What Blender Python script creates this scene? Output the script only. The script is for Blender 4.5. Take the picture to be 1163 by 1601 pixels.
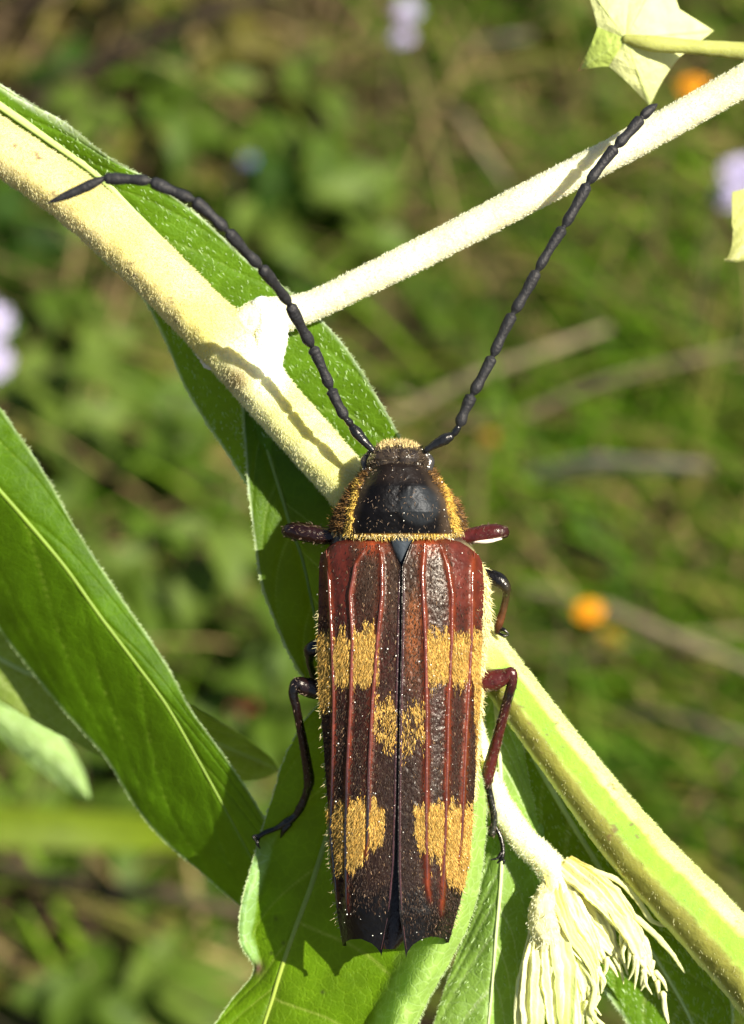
import bpy, math, random
import numpy as np
from mathutils import Vector, Matrix, Euler

# ------------------------------------------------------------------ scene, camera, light
for o in list(bpy.data.objects): bpy.data.objects.remove(o)
scene = bpy.context.scene
COL = scene.collection
rng = np.random.default_rng(7); random.seed(7)
scene.unit_settings.scale_length = 0.01            # one unit is one centimetre

S = 0.004                                          # one photo pixel in the focal plane, in cm
DIST = 4000.0                                      # focal plane distance in those pixels (16 cm)
CX, CY = 581.5, 800.5
PITCH = math.radians(50)
CAM = np.array([0.0, 0.0, 42.0])
RV = np.array([1.0, 0.0, 0.0])
FV = np.array([0.0, math.cos(PITCH), -math.sin(PITCH)])
UV_ = np.array([0.0, math.sin(PITCH), math.cos(PITCH)])

cam_d = bpy.data.cameras.new('camera'); cam = bpy.data.objects.new('camera', cam_d); COL.objects.link(cam)
cam.location = CAM; cam.rotation_euler = (math.radians(90) - PITCH, 0, 0)
cam_d.sensor_fit = 'VERTICAL'; cam_d.sensor_height = 24
cam_d.lens = 24 * DIST / 1601.0
cam_d.clip_start = 0.5; cam_d.clip_end = 5000
cam_d.dof.use_dof = True; cam_d.dof.focus_distance = (DIST + 35) * S
cam_d.dof.aperture_fstop = cam_d.lens * 0.001 / 0.25
cam_d.dof.aperture_blades = 0
scene.camera = cam

LV = 0.54 * RV + 0.28 * UV_ - 0.79 * FV            # direction towards the sun
LV /= np.linalg.norm(LV)
sun_d = bpy.data.lights.new('sun', 'SUN'); sun = bpy.data.objects.new('sun', sun_d); COL.objects.link(sun)
sun_d.energy = 5.0; sun_d.angle = math.radians(0.53); sun_d.color = (1.0, 0.955, 0.87)
sun.rotation_euler = Vector(LV).to_track_quat('Z', 'Y').to_euler(); sun.location = (20, -20, 80)
w = bpy.data.worlds.new('World'); scene.world = w; w.use_nodes = True
nt = w.node_tree; nt.nodes.clear()
sky = nt.nodes.new('ShaderNodeTexSky'); sky.sky_type = 'NISHITA'; sky.sun_disc = False
sky.sun_elevation = math.asin(LV[2]); sky.sun_rotation = math.atan2(LV[0], LV[1])
bg = nt.nodes.new('ShaderNodeBackground'); bg.inputs['Strength'].default_value = 0.05
wo = nt.nodes.new('ShaderNodeOutputWorld')
nt.links.new(sky.outputs[0], bg.inputs[0]); nt.links.new(bg.outputs[0], wo.inputs[0])
scene.view_settings.view_transform = 'Standard'; scene.view_settings.look = 'None'
scene.view_settings.gamma = 1; scene.view_settings.use_curve_mapping = False
scene.view_settings.exposure = 1.2
try:
    scene.cycles.max_bounces = 8; scene.cycles.transparent_max_bounces = 8
except Exception: pass

# ------------------------------------------------------------------ coordinates
def L(p):
    """photo position + depth (px) -> foreground frame (x right, y up, z to viewer; px)"""
    p = np.asarray(p, float); q = p.copy(); f = 1 - p[..., 2] / DIST
    q[..., 0] = (p[..., 0] - CX) * f; q[..., 1] = (CY - p[..., 1]) * f
    return q
def Wd(q):
    q = np.asarray(q, float)
    return CAM + S * (q[..., 0:1] * RV + q[..., 1:2] * UV_ + (DIST - q[..., 2:3]) * FV)
def ground(px, py, h=0.0):
    d = (px - CX) * RV + (CY - py) * UV_ + DIST * FV
    t = (h - CAM[2]) / d[2]
    return CAM + d * t

def spl(pts, n):
    pts = np.asarray(pts, float)
    k = 3 if pts.shape[1] >= 3 else pts.shape[1]
    s = np.r_[0, np.cumsum(np.maximum(1e-6, np.linalg.norm(np.diff(pts[:, :k], axis=0), axis=1)))]
    m = np.gradient(pts, s, axis=0) if len(pts) > 2 else np.repeat((pts[1:] - pts[:1]) / s[-1], 2, axis=0)
    t = np.linspace(0, s[-1], n) if np.isscalar(n) else np.asarray(n) * s[-1]
    i = np.clip(np.searchsorted(s, t, side='right') - 1, 0, len(s) - 2)
    h = (s[i + 1] - s[i]); x = ((t - s[i]) / h)[:, None]; h = h[:, None]
    return ((2*x**3 - 3*x**2 + 1) * pts[i] + (x**3 - 2*x**2 + x) * h * m[i]
            + (-2*x**3 + 3*x**2) * pts[i+1] + (x**3 - x**2) * h * m[i+1])
def splv(pts, n):
    """spline sampled evenly by control index, so that matching rows stay matched"""
    pts = np.asarray(pts, float); K = len(pts)
    m = np.gradient(pts, axis=0)
    t = np.linspace(0, K - 1, n); i = np.clip(t.astype(int), 0, K - 2); x = (t - i)[:, None]
    return ((2*x**3 - 3*x**2 + 1) * pts[i] + (x**3 - 2*x**2 + x) * m[i]
            + (-2*x**3 + 3*x**2) * pts[i+1] + (x**3 - x**2) * m[i+1])

def _h(i, j, k):
    n = (i * 374761393 + j * 668265263 + k * 2147483647 + 1013904223) & 0xffffffff
    n = ((n ^ (n >> 13)) * 1274126177) & 0xffffffff
    n = ((n ^ (n >> 16)) * 2246822519) & 0xffffffff
    return ((n ^ (n >> 15)) & 0xffff) / 65535.0
def vnoise(p, sc=1.0, seed=0):
    p = np.asarray(p, float) / sc + seed * 17.31
    f = np.floor(p).astype(np.int64); x = p - f; x = x * x * (3 - 2 * x)
    r = 0
    for a in (0, 1):
        for b in (0, 1):
            for c in (0, 1):
                wgt = (x[..., 0] if a else 1 - x[..., 0]) * (x[..., 1] if b else 1 - x[..., 1]) * (x[..., 2] if c else 1 - x[..., 2])
                r = r + wgt * _h(f[..., 0] + a, f[..., 1] + b, f[..., 2] + c)
    return r * 2 - 1
def fbm(p, sc, seed=0):
    return vnoise(p, sc, seed) * .6 + vnoise(p, sc * .47, seed + 3) * .3 + vnoise(p, sc * .21, seed + 5) * .15
def sstep(a, b, x):
    t = np.clip((x - a) / (b - a), 0, 1); return t * t * (3 - 2 * t)
def mixc(a, b, t):
    t = np.asarray(t)[..., None]; return np.asarray(a) * (1 - t) + np.asarray(b) * t
def nrm(a): return a / np.maximum(1e-9, np.linalg.norm(a, axis=-1, keepdims=True))

# ------------------------------------------------------------------ materials
def mat(name, color=None, rough=.5, spec=.5, trans=0.0, tint=(.55, .9, .12), var=.15, vscale=3.0,
        bump=0.0, bscale=40.0, coat=0.0, sss=0.0):
    m = bpy.data.materials.new(name); m.use_nodes = True
    n = m.node_tree.nodes; l = m.node_tree.links; n.clear()
    out = n.new('ShaderNodeOutputMaterial'); p = n.new('ShaderNodeBsdfPrincipled')
    p.inputs['Roughness'].default_value = rough
    p.inputs['Specular IOR Level'].default_value = spec
    if spec > .2 and 'leaf' not in name and 'stem' not in name: p.inputs['Specular Tint'].default_value = (1, .92, .80, 1)
    if coat: p.inputs['Coat Weight'].default_value = coat; p.inputs['Coat Roughness'].default_value = .12
    tc = n.new('ShaderNodeTexCoord')
    if color is None:
        a = n.new('ShaderNodeAttribute'); a.attribute_name = 'Col'; src = a.outputs['Color']
    else:
        a = n.new('ShaderNodeRGB'); a.outputs[0].default_value = (*color, 1); src = a.outputs[0]
    nz = n.new('ShaderNodeTexNoise'); nz.inputs['Scale'].default_value = vscale; nz.inputs['Detail'].default_value = 5
    l.new(tc.outputs['Object'], nz.inputs['Vector'])
    mr = n.new('ShaderNodeMapRange'); mr.inputs['From Min'].default_value = .3; mr.inputs['From Max'].default_value = .7
    mr.inputs['To Min'].default_value = 1 - var; mr.inputs['To Max'].default_value = 1 + var
    l.new(nz.outputs['Fac'], mr.inputs['Value'])
    mx = n.new('ShaderNodeMix'); mx.data_type = 'RGBA'; mx.blend_type = 'MULTIPLY'; mx.inputs['Factor'].default_value = 1
    l.new(src, mx.inputs['A']); l.new(mr.outputs[0], mx.inputs['B'])
    c = mx.outputs['Result']; l.new(c, p.inputs['Base Color'])
    if sss:
        p.inputs['Subsurface Weight'].default_value = sss; p.inputs['Subsurface Radius'].default_value = (.12, .1, .04)
        p.inputs['Subsurface Scale'].default_value = 1.0
    if bump:
        nb = n.new('ShaderNodeTexNoise'); nb.inputs['Scale'].default_value = bscale; nb.inputs['Detail'].default_value = 4
        l.new(tc.outputs['Object'], nb.inputs['Vector'])
        b = n.new('ShaderNodeBump'); b.inputs['Strength'].default_value = bump; b.inputs['Distance'].default_value = .02
        l.new(nb.outputs['Fac'], b.inputs['Height']); l.new(b.outputs[0], p.inputs['Normal'])
    if name == 'leaf tissue':
        vo = n.new('ShaderNodeTexVoronoi'); vo.feature = 'DISTANCE_TO_EDGE'; vo.inputs['Scale'].default_value = 13
        wv_ = n.new('ShaderNodeVectorMath'); wv_.operation = 'MULTIPLY_ADD'; wv_.inputs[1].default_value = (.12, .12, .12)
        l.new(nz.outputs['Color'], wv_.inputs[0]); l.new(tc.outputs['Object'], wv_.inputs[2]); l.new(wv_.outputs[0], vo.inputs['Vector'])
        e = n.new('ShaderNodeMapRange'); e.inputs['From Max'].default_value = .09; e.inputs['To Min'].default_value = 1.0; e.inputs['To Max'].default_value = 0.0
        l.new(vo.outputs['Distance'], e.inputs['Value'])
        vm = n.new('ShaderNodeMix'); vm.data_type = 'RGBA'; vm.blend_type = 'MULTIPLY'; vm.inputs['B'].default_value = (1.3, 1.22, 1.8, 1)
        l.new(e.outputs[0], vm.inputs['Factor']); l.new(c, vm.inputs['A']); c = vm.outputs['Result']; l.new(c, p.inputs['Base Color'])
        b2 = n.new('ShaderNodeBump'); b2.inputs['Strength'].default_value = .18; b2.inputs['Distance'].default_value = .02; b2.invert = True
        l.new(e.outputs[0], b2.inputs['Height']); l.new(b.outputs[0], b2.inputs['Normal']); l.new(b2.outputs[0], p.inputs['Normal'])
    if trans:
        t = n.new('ShaderNodeBsdfTranslucent')
        m2 = n.new('ShaderNodeMix'); m2.data_type = 'RGBA'; m2.blend_type = 'MIX'; m2.inputs['Factor'].default_value = .5
        m2.inputs['B'].default_value = (*tint, 1); l.new(c, m2.inputs['A'])
        l.new(m2.outputs['Result'], t.inputs['Color'])
        ms = n.new('ShaderNodeMixShader'); ms.inputs[0].default_value = trans
        l.new(p.outputs[0], ms.inputs[1]); l.new(t.outputs[0], ms.inputs[2]); l.new(ms.outputs[0], out.inputs[0])
    else:
        l.new(p.outputs[0], out.inputs[0])
    return m

M = {}
M['leaf'] = mat('leaf tissue', None, .5, .2, .48, (.40, .60, .002), .16, 5, .35, 60)
M['rib'] = mat('leaf rib', None, .5, .4, .15, (.6, .75, .2), .08, 9)
M['stem'] = mat('felted stem', None, .7, .25, .10, (.6, .65, .15), .10, 4, .35, bscale=45, sss=.0)
M['stem'].node_tree.nodes['Principled BSDF'].inputs['Subsurface Weight'].default_value = .6
M['stem'].node_tree.nodes['Principled BSDF'].inputs['Subsurface Radius'].default_value = (.14, .12, .04)
M['stem'].node_tree.nodes['Principled BSDF'].inputs['Subsurface Scale'].default_value = 1.0
M['petal'] = mat('wilted petal', None, .6, .3, .30, (.95, .9, .45), .10, 8, .4, 50)
M['hair'] = mat('plant hair', None, .5, .4, .35, (.9, .95, .75), .05, 9)
M['seta'] = mat('beetle seta', None, .6, .25, 0, var=.12, vscale=9)
M['shell'] = mat('wing case shell', None, .33, .28, 0, var=.35, vscale=14, bump=.28, bscale=30)
M['ridge'] = mat('shell ridge', None, .21, .95, 0, var=.25, vscale=14, bump=.3, bscale=25, coat=.8)
M['disc'] = mat('pronotum shell', None, .42, .12, 0, var=.2, vscale=14, bump=.25, bscale=30)
M['chitin'] = mat('black chitin', None, .27, .45, 0, var=.2, vscale=12, bump=.3, bscale=40, coat=.15)
M['antenna'] = mat('antenna chitin', None, .55, .3, 0, var=.25, vscale=20, bump=.4, bscale=60)
M['glint'] = mat('glint_speck', (.9, .85, .7), .3, .6)  # white of the specks that stand in for glints
M['soil'] = mat('soil', (.055, .040, .022), .9, .2, 0, var=.6, vscale=.5, bump=1.0, bscale=4)
M['grassm'] = mat('grass', None, .6, .15, .3, (.20, .36, .004), .2, .6)
M['straw'] = mat('straw', None, .7, .2, .1, (.6, .5, .3), .2, 1)
HERB = [mat('herb leaf ' + k, c, .55, .2, .35, t, .22, .9) for k, c, t in (
    ('mid', (.064, .108, .008), (.17, .27, .003)), ('pale', (.105, .155, .020), (.24, .34, .01)),
    ('deep', (.026, .060, .004), (.08, .17, .003)), ('olive', (.12, .105, .018), (.26, .23, .015)))]
M['herbstem'] = mat('herb stem', (.16, .13, .06), .6, .3)
M['orange'] = mat('orange petal', (.95, .42, .012), .5, .3, .2, (1, .5, .02), .1, 6)
M['ochre'] = mat('ochre petal', (.34, .19, .012), .6, .3, .2, (.5, .3, .02), .1, 6)
M['yellow'] = mat('yellow petal', (.75, .60, .03), .5, .3, .2, (1, .8, .1), .1, 6)
M['lilac'] = mat('lilac petal', (.56, .50, .68), .5, .3, .2, (.75, .65, .95), .1, 6)
M['blue'] = mat('blue petal', (.16, .22, .45), .5, .3, .2, (.3, .4, .9), .1, 6)
M['red'] = mat('red petal', (.22, .035, .03), .5, .3, .2, (.6, .1, .1), .1, 6)
M['eye'] = mat('flower centre', (.35, .22, .03), .7, .2)

# ------------------------------------------------------------------ objects
def tag(o, label=None, cat=None, group=None, kind=None):
    if label: o['label'] = label
    if cat: o['category'] = cat
    if group: o['group'] = group
    if kind: o['kind'] = kind
    return o
def root(name, loc):
    o = bpy.data.objects.new(name, None); COL.objects.link(o); o.location = loc; o.empty_display_size = .3
    o['_base'] = list(map(float, loc)); return o
def base_of(parent):
    while parent is not None and parent.parent is not None: parent = parent.parent
    return np.array(parent['_base']) if parent is not None and '_base' in parent else np.zeros(3)
def build(name, V, F, m, parent=None, C=None, smooth=True):
    V = np.asarray(V, float) - base_of(parent)
    me = bpy.data.meshes.new(name); F = np.asarray(F)
    nf, k = F.shape
    me.vertices.add(len(V)); me.vertices.foreach_set('co', V.astype(np.float32).ravel())
    me.loops.add(nf * k); me.loops.foreach_set('vertex_index', F.astype(np.int32).ravel())
    me.polygons.add(nf); me.polygons.foreach_set('loop_start', np.arange(0, nf * k, k, dtype=np.int32))
    me.update(calc_edges=True)
    me.polygons.foreach_set('use_smooth', np.full(nf, smooth))
    if C is not None:
        a = me.color_attributes.new('Col', 'FLOAT_COLOR', 'POINT')
        cc = np.ones((len(V), 4), np.float32); cc[:, :3] = C; a.data.foreach_set('color', cc.ravel())
    me.materials.append(m)
    o = bpy.data.objects.new(name, me); COL.objects.link(o)
    if parent is not None: o.parent = parent
    return o

class Grid:
    """a surface of rows (v) by columns (u) in the foreground frame"""
    def __init__(s, P, C=None, wrap=False, aux=None):
        s.P = P; s.nv, s.nu = P.shape[:2]; s.wrap = wrap
        s.C = np.broadcast_to(np.asarray(C if C is not None else (.5, .5, .5), float), P.shape).copy(); s.aux = aux
    def faces(s):
        i = np.arange(s.nv - 1)[:, None]; j = np.arange(s.nu if s.wrap else s.nu - 1)[None]
        j2 = (j + 1) % s.nu
        return np.stack([i * s.nu + j, i * s.nu + j2, (i + 1) * s.nu + j2, (i + 1) * s.nu + j], -1).reshape(-1, 4)
    def obj(s, name, m, parent): return build(name, Wd(s.P.reshape(-1, 3)), s.faces(), m, parent, s.C.reshape(-1, 3))
    def scatter(s, n, where=None):
        P = s.P; j2 = (np.arange(s.nu) + 1) % s.nu
        du = P[:, j2] - P; dv = np.diff(P, axis=0); nu = s.nu if s.wrap else s.nu - 1
        A = np.linalg.norm(np.cross(du[:-1], dv), axis=-1)[:, :nu]
        if where is not None: A = A * where[:-1, :nu]
        k = rng.choice(A.size, n, p=A.ravel() / A.sum()); i, j = k // nu, k % nu
        a, b = rng.random((2, n, 1)); jj = (j + 1) % s.nu
        p = (P[i, j] * (1-a) + P[i, jj] * a) * (1-b) + (P[i+1, j] * (1-a) + P[i+1, jj] * a) * b
        t = nrm(P[i+1, j] - P[i, j]); N = nrm(np.cross(t, P[i, jj] - P[i, j]))
        return p, N, t, s.C[i, j]
def facing(N, want):
    sg = np.sign((N * want).sum(-1, keepdims=True)); sg[sg == 0] = 1; return N * sg

def hairs(name, parent, p, d, ln, wd, C, m, bend=None):
    """each hair is a tapered blade of two segments"""
    n = len(p); ln = np.broadcast_to(np.asarray(ln, float).reshape(-1, 1), (n, 1)); d = nrm(d)
    side = nrm(np.cross(d, nrm(rng.normal(size=(n, 3)) * .6 + np.array([0, 0, 1.0])))) * np.asarray(wd, float).reshape(-1, 1) * .5
    b = (bend if bend is not None else rng.normal(size=(n, 3)) * .25) * ln
    mid = p + d * ln * .55; tip = p + d * ln + b
    V = np.stack([p - side, p + side, mid + side * .75, mid - side * .75, tip], 1).reshape(-1, 3)
    k = np.arange(n)[:, None] * 5
    T = np.concatenate([k + [[0, 1, 2]], k + [[0, 2, 3]], k + [[3, 2, 4]]], 0)
    Cc = np.repeat(np.broadcast_to(C, (n, 3)), 5, axis=0)
    o = build(name, Wd(V), T, m, parent, Cc, smooth=False); o['kind'] = 'stuff'; return o

def tube_grid(pts, nring=24, seg=6.0, col=(.5, .5, .5), flat=1.0, rough=0.0, rs=10, cap=True, rfun=None):
    """pts: rows x, y, z, r in the foreground frame; flat squeezes the depth"""
    pts = np.asarray(pts, float)
    ln = np.linalg.norm(np.diff(pts[:, :3], axis=0), axis=1).sum()
    n = max(6, int(ln / seg)); q = spl(pts, n); c = q[:, :3]; r = np.maximum(.2, q[:, 3])
    t = nrm(np.gradient(c, axis=0)); z = np.array([0, 0, 1.0])
    a = nrm(np.cross(t, z) + 1e-6); b = nrm(np.cross(a, t))
    if cap:
        e = np.linspace(0, 1, 5)[1:-1]
        k0 = np.sqrt(1 - (1 - e) ** 2); k1 = k0[::-1]
        c = np.concatenate([c[:1] - t[:1] * r[0] * .999, c[:1] - t[:1] * r[0] * (1 - e)[:, None], c, c[-1:] + t[-1:] * r[-1] * (1 - e[::-1])[:, None], c[-1:] + t[-1:] * r[-1] * .999])
        r = np.concatenate([[.02], r[0] * k0, r, r[-1] * k1, [.02]])
        a = np.concatenate([np.repeat(a[:1], 4, 0), a, np.repeat(a[-1:], 4, 0)]); b = np.concatenate([np.repeat(b[:1], 4, 0), b, np.repeat(b[-1:], 4, 0)])
    th = np.linspace(0, 2 * np.pi, nring, endpoint=False)
    rr = r[:, None] * (rfun(th)[None] if rfun is not None else np.ones((1, nring)))
    D = np.cos(th)[None, :, None] * a[:, None] + np.sin(th)[None, :, None] * b[:, None] * flat
    P = c[:, None] + D * rr[..., None]
    if rough: P = P + D * (fbm(P, rs) * rough * np.minimum(1, r / r.max())[:, None])[..., None]
    g = Grid(P, col, wrap=True); g.D = D; g.th = th; g.r = r; g.c = c; return g

def tube(name, m, parent, pts, **k):
    px = k.pop('px', True); pts = np.asarray(pts, float)
    if px: pts = np.c_[L(pts[:, :3]), pts[:, 3]]
    g = tube_grid(pts, **k); o = g.obj(name, m, parent); o['_'] = 0; del o['_']; return o, g

# ------------------------------------------------------------------ ground
gx = np.concatenate([[-2500, -600, -150], np.linspace(-60, 60, 121), [150, 600, 2500]])
X, Y = np.meshgrid(gx, gx + 35)
Zg = fbm(np.stack([X, Y, X * 0], -1), 7.0) * .7 * (np.hypot(X, Y - 35) < 60)
n = len(gx); ii = np.arange(n - 1)[:, None] * n + np.arange(n - 1)[None]
F = np.stack([ii, ii + 1, ii + n + 1, ii + n], -1).reshape(-1, 4)
g = build('ground', np.stack([X, Y, Zg], -1).reshape(-1, 3), F, M['soil']); tag(g, kind='structure')
top_y = ground(CX, -60)[1]; bot_y = ground(CX, 1660)[1]

def blades(name, roots, az, lean, ln, wd, C, m, label, cat):
    n = len(roots); K = 6
    t = np.linspace(0, 1, K)[None, :, None]
    az = az[:, None, None]; lean = lean[:, None, None]; ln = ln[:, None, None]
    h = np.concatenate([np.cos(az), np.sin(az), az * 0], -1)
    ang = lean * (0.35 + 0.65 * t)                                   # bends over more towards its tip
    c = roots[:, None] + ln * (t * np.sin(ang) * h + t * np.cos(ang) * np.array([0, 0, 1.0]))
    side = np.concatenate([-np.sin(az), np.cos(az), az * 0], -1) * (wd[:, None, None] * (1 - t ** 1.8) * .5 + .004)
    V = np.stack([c - side, c + side], 2).reshape(-1, 3)
    b = np.arange(n)[:, None] * (2 * K) + np.arange(K - 1)[None] * 2
    F = np.stack([b, b + 1, b + 3, b + 2], -1).reshape(-1, 4)
    o = build(name, V, F, m, None, np.repeat(C, 2 * K, axis=0))
    return tag(o, label, cat, kind='stuff')

def field(n, side_bias=0.0):
    n = int(n * 2.1); x = rng.uniform(-25, 25, n); y = rng.uniform(bot_y - 9, top_y + 20, n)
    if side_bias:
        keep = rng.random(n) < np.clip(.5 + side_bias * np.clip(x, -14, 14) / 12, .06, 1); x, y = x[keep], y[keep]
    return np.stack([x, y, np.zeros_like(x) - .2], -1)
r = field(13500, .65); r = r[rng.random(len(r)) < 1 - .45 * sstep(bot_y + 10, top_y, r[:, 1])]; n = len(r)
pal = np.array([(.066, .150, .003), (.10, .18, .005), (.040, .088, .003), (.15, .145, .025)])
C = pal[rng.integers(0, 4, n)] * rng.uniform(.7, 1.25, (n, 1))
blades('meadow_grass', r, rng.choice([0, math.pi], n) + rng.normal(0, .55, n), rng.uniform(.5, 1.45, n), rng.uniform(3, 8, n),
       rng.uniform(.10, .26, n), C, M['grassm'], 'blurred green meadow grass filling the ground behind the beetle, thickest on the right', 'grass')
r = field(9500); r = r[rng.random(len(r)) < (.35 + .65 * sstep(bot_y, top_y, r[:, 1])) * (1 - .5 * sstep(0, 5, r[:, 0]))]; n = len(r)
C = np.where(rng.random((n, 1)) < .45, np.array([[.060, .038, .018]]), np.array([[.22, .155, .06]])) * rng.uniform(.4, 1.3, (n, 1))
blades('dry_grass', r, rng.uniform(0, 6.28, n), rng.uniform(.8, 1.5, n), rng.uniform(3, 9, n), rng.uniform(.07, .2, n), C,
       M['straw'], 'withered straw coloured grass lying between the green herbs', 'dry grass')

# ------------------------------------------------------------------ herbs behind
def leaf_mesh(name, ln, wd, m, fold=.25, droop=.35):
    nv, nu = 8, 5; t = np.linspace(0, 1, nv); wv = wd * np.sin(np.pi * np.clip(t, .02, .985) ** .8) ** .8 * .5
    V = []
    for k in range(nv):
        for j in range(nu):
            u = j / (nu - 1) * 2 - 1
            V.append((u * wv[k], t[k] * ln, abs(u) * wv[k] * fold * 2 - droop * ln * t[k] ** 2 + .04 * math.sin(9 * t[k] + 3 * u)))
    F = [(a * nu + b, a * nu + b + 1, (a + 1) * nu + b + 1, (a + 1) * nu + b) for a in range(nv - 1) for b in range(nu - 1)]
    me = bpy.data.meshes.new(name); me.from_pydata(V, [], F); me.materials.append(m)
    for p in me.polygons: p.use_smooth = True
    return me
def stalk_mesh(name, h, r, m):
    V, F = [], []
    for k in range(5):
        t = k / 4; rr = r * (1 - .5 * t)
        for a in range(6): V.append((math.cos(a * 1.047) * rr + .06 * h * t * t, math.sin(a * 1.047) * rr, t * h))
    for k in range(4):
        for a in range(6): F.append((k * 6 + a, k * 6 + (a + 1) % 6, k * 6 + 6 + (a + 1) % 6, k * 6 + 6 + a))
    me = bpy.data.meshes.new(name); me.from_pydata(V, [], F); me.materials.append(m)
    for p in me.polygons: p.use_smooth = True
    return me
SIZES = [(1.6, 1.1), (2.2, 1.3), (1.5, .65)]
LM = {(i, j): leaf_mesh('herb_leaf', a, b, HERB[i]) for i in range(4) for j, (a, b) in enumerate(SIZES)}
STK = stalk_mesh('herb_stem', 1.0, .06, M['herbstem'])
def herb(x, y, h, kind, shape, label, group, nl):
    d = np.array([x, y, h]) - CAM; k = DIST / (d @ FV); qx, qy = CX + d @ RV * k, CY - d @ UV_ * k
    where = ('beyond the top of the picture' if qy < -20 else 'below the bottom of the picture' if qy > 1621 else
             'beyond the left edge' if qx < -20 else 'beyond the right edge' if qx > 1183 else
             ['at the top left above the curved antenna', 'at the top between the two antennae', 'at the top right under the star-shaped calyx'][int(qx > 400) + int(qx > 800)] if qy < 330 else
             ['left of the thick stem', 'between the left antenna and the branch', 'right of the straight antenna'][int(qx > 350) + int(qx > 760)] if qy < 700 else
             ['above the large left leaf', 'directly behind the beetle', 'right of the beetle by the orange flower'][int(qx > 400) + int(qx > 780)] if qy < 1150 else
             ['at the bottom left below the large leaf', 'behind the beetle abdomen', 'at the bottom right beyond the stem'][int(qx > 400) + int(qx > 900)])
    label = label + ' ' + where; group = group + ' ' + where
    r = root('meadow_herb', (x, y, 0)); tag(r, label, 'herb', group); r.rotation_euler.z = random.uniform(0, 6.28)
    s = bpy.data.objects.new('stem', STK); s.scale = (1, 1, h); COL.objects.link(s); s.parent = r
    for k in range(nl):
        t = .25 + .75 * (k + .5) / nl
        o = bpy.data.objects.new('leaf', LM[(kind, shape)]); COL.objects.link(o); o.parent = r
        sc = random.uniform(.65, 1.15) * (1.15 - .45 * t)
        o.location = (.06 * h * t * t, 0, h * t); o.scale = (sc, sc, sc)
        o.rotation_euler = Euler((random.uniform(-.25, .75), random.uniform(-.4, .4), k * 2.4 + random.uniform(-.4, .4)), 'XYZ')
HL = {0: ('fresh green blurred herb', 'green herbs'),
      1: ('pale green blurred herb', 'pale herbs'),
      2: ('dark green blurred herb', 'dark herbs'),
      3: ('olive yellow blurred herb', 'olive herbs')}
cnt = 0
while cnt < 135:
    x = random.uniform(-12, 12); y = random.uniform(bot_y - 3, top_y + 4)
    if random.random() > (1.0 if x < -1 else .38 if y < top_y - 9 else .6): continue
    kind = random.choices([0, 1, 2, 3], [3.5, 2.5, 3.2, 2.4])[0]
    herb(x, y, random.uniform(1.5, 6.0), kind, random.choice([0, 0, 1, 1, 2]) if x < 0 else random.choice([0, 2, 2]), *HL[kind], random.randint(8, 13)); cnt += 1

# broad leaf clumps seen where the photograph has them
for (px, py, h, kd, sc) in ((75, 560, 6, 1, 1), (60, 440, 5, 0, 1), (160, 500, 5, 1, 1), (280, 620, 6, 0, 1), (230, 700, 4, 1, 1), (300, 820, 6, 1, 1),
                            (240, 880, 5, 0, 1), (130, 1500, 6, 0, 1), (250, 1480, 5, 1, 1), (60, 800, 4, 0, 1), (480, 90, 5, 1, 1), (300, 160, 6, 0, 1),
                            (160, 150, 6, 1, 1), (470, 200, 5, 0, 1), (560, 300, 5, 1, 1), (700, 470, 4, 0, 1), (260, 90, 5, 0, 1), (420, 300, 5, 1, 1)):
    p = ground(px, py, h); herb(p[0], p[1], h, kd, 0, *HL[kd], 13)

# dry stalks
DRY = [((600, 665), (950, 515), 5, .11, 'straw coloured dry stalk rising right behind the right antenna'),
       ((660, 700), (780, 640), 6, .09, 'short dry stalk right of the beetle head'),
       ((840, 745), (1105, 733), 7, .17, 'pale flattened dry blade lying level at the right'),
       ((820, 650), (1163, 545), 6, .08, 'thin dry stalk at the right below the antenna tip'),
       ((820, 925), (1180, 1050), 5, .13, 'dry stalk slanting down right of the orange flower'),
       ((880, 1040), (1190, 985), 4, .10, 'faint dry stalk under the orange flower'),
       ((-40, 1362), (130, 1385), 6, .14, 'brown dry stalk at the left edge below the blurred green blade'),
       ((170, 1400), (420, 1440), 6, .15, 'brown dry stalk under the tip of the large left leaf'),
       ((700, 100), (830, 60), 5, .12, 'pale dry stalk at the top right of centre'),
       ((690, 165), (790, 290), 5, .10, 'tan dry stalk slanting down near the top centre'),
       ((-20, 60), (140, -30), 5, .12, 'brown dry stalk in the top left corner'),
       ((60, 160), (420, -10), 7, .26, 'dark brown dead stem crossing the top left'),
       ((430, 560), (800, 690), 3, .08, 'thin dry stalk low behind the beetle head'),
       ((100, 700), (300, 690), 4, .09, 'thin reddish dry stalk above the large left leaf'),
       ((330, 960), (400, 720), 3, .10, 'dry stalk standing left of the beetle thorax'),
       ((960, 1120), (1180, 1160), 5, .10, 'faint dry stalk above the lower right stem')]
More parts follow.
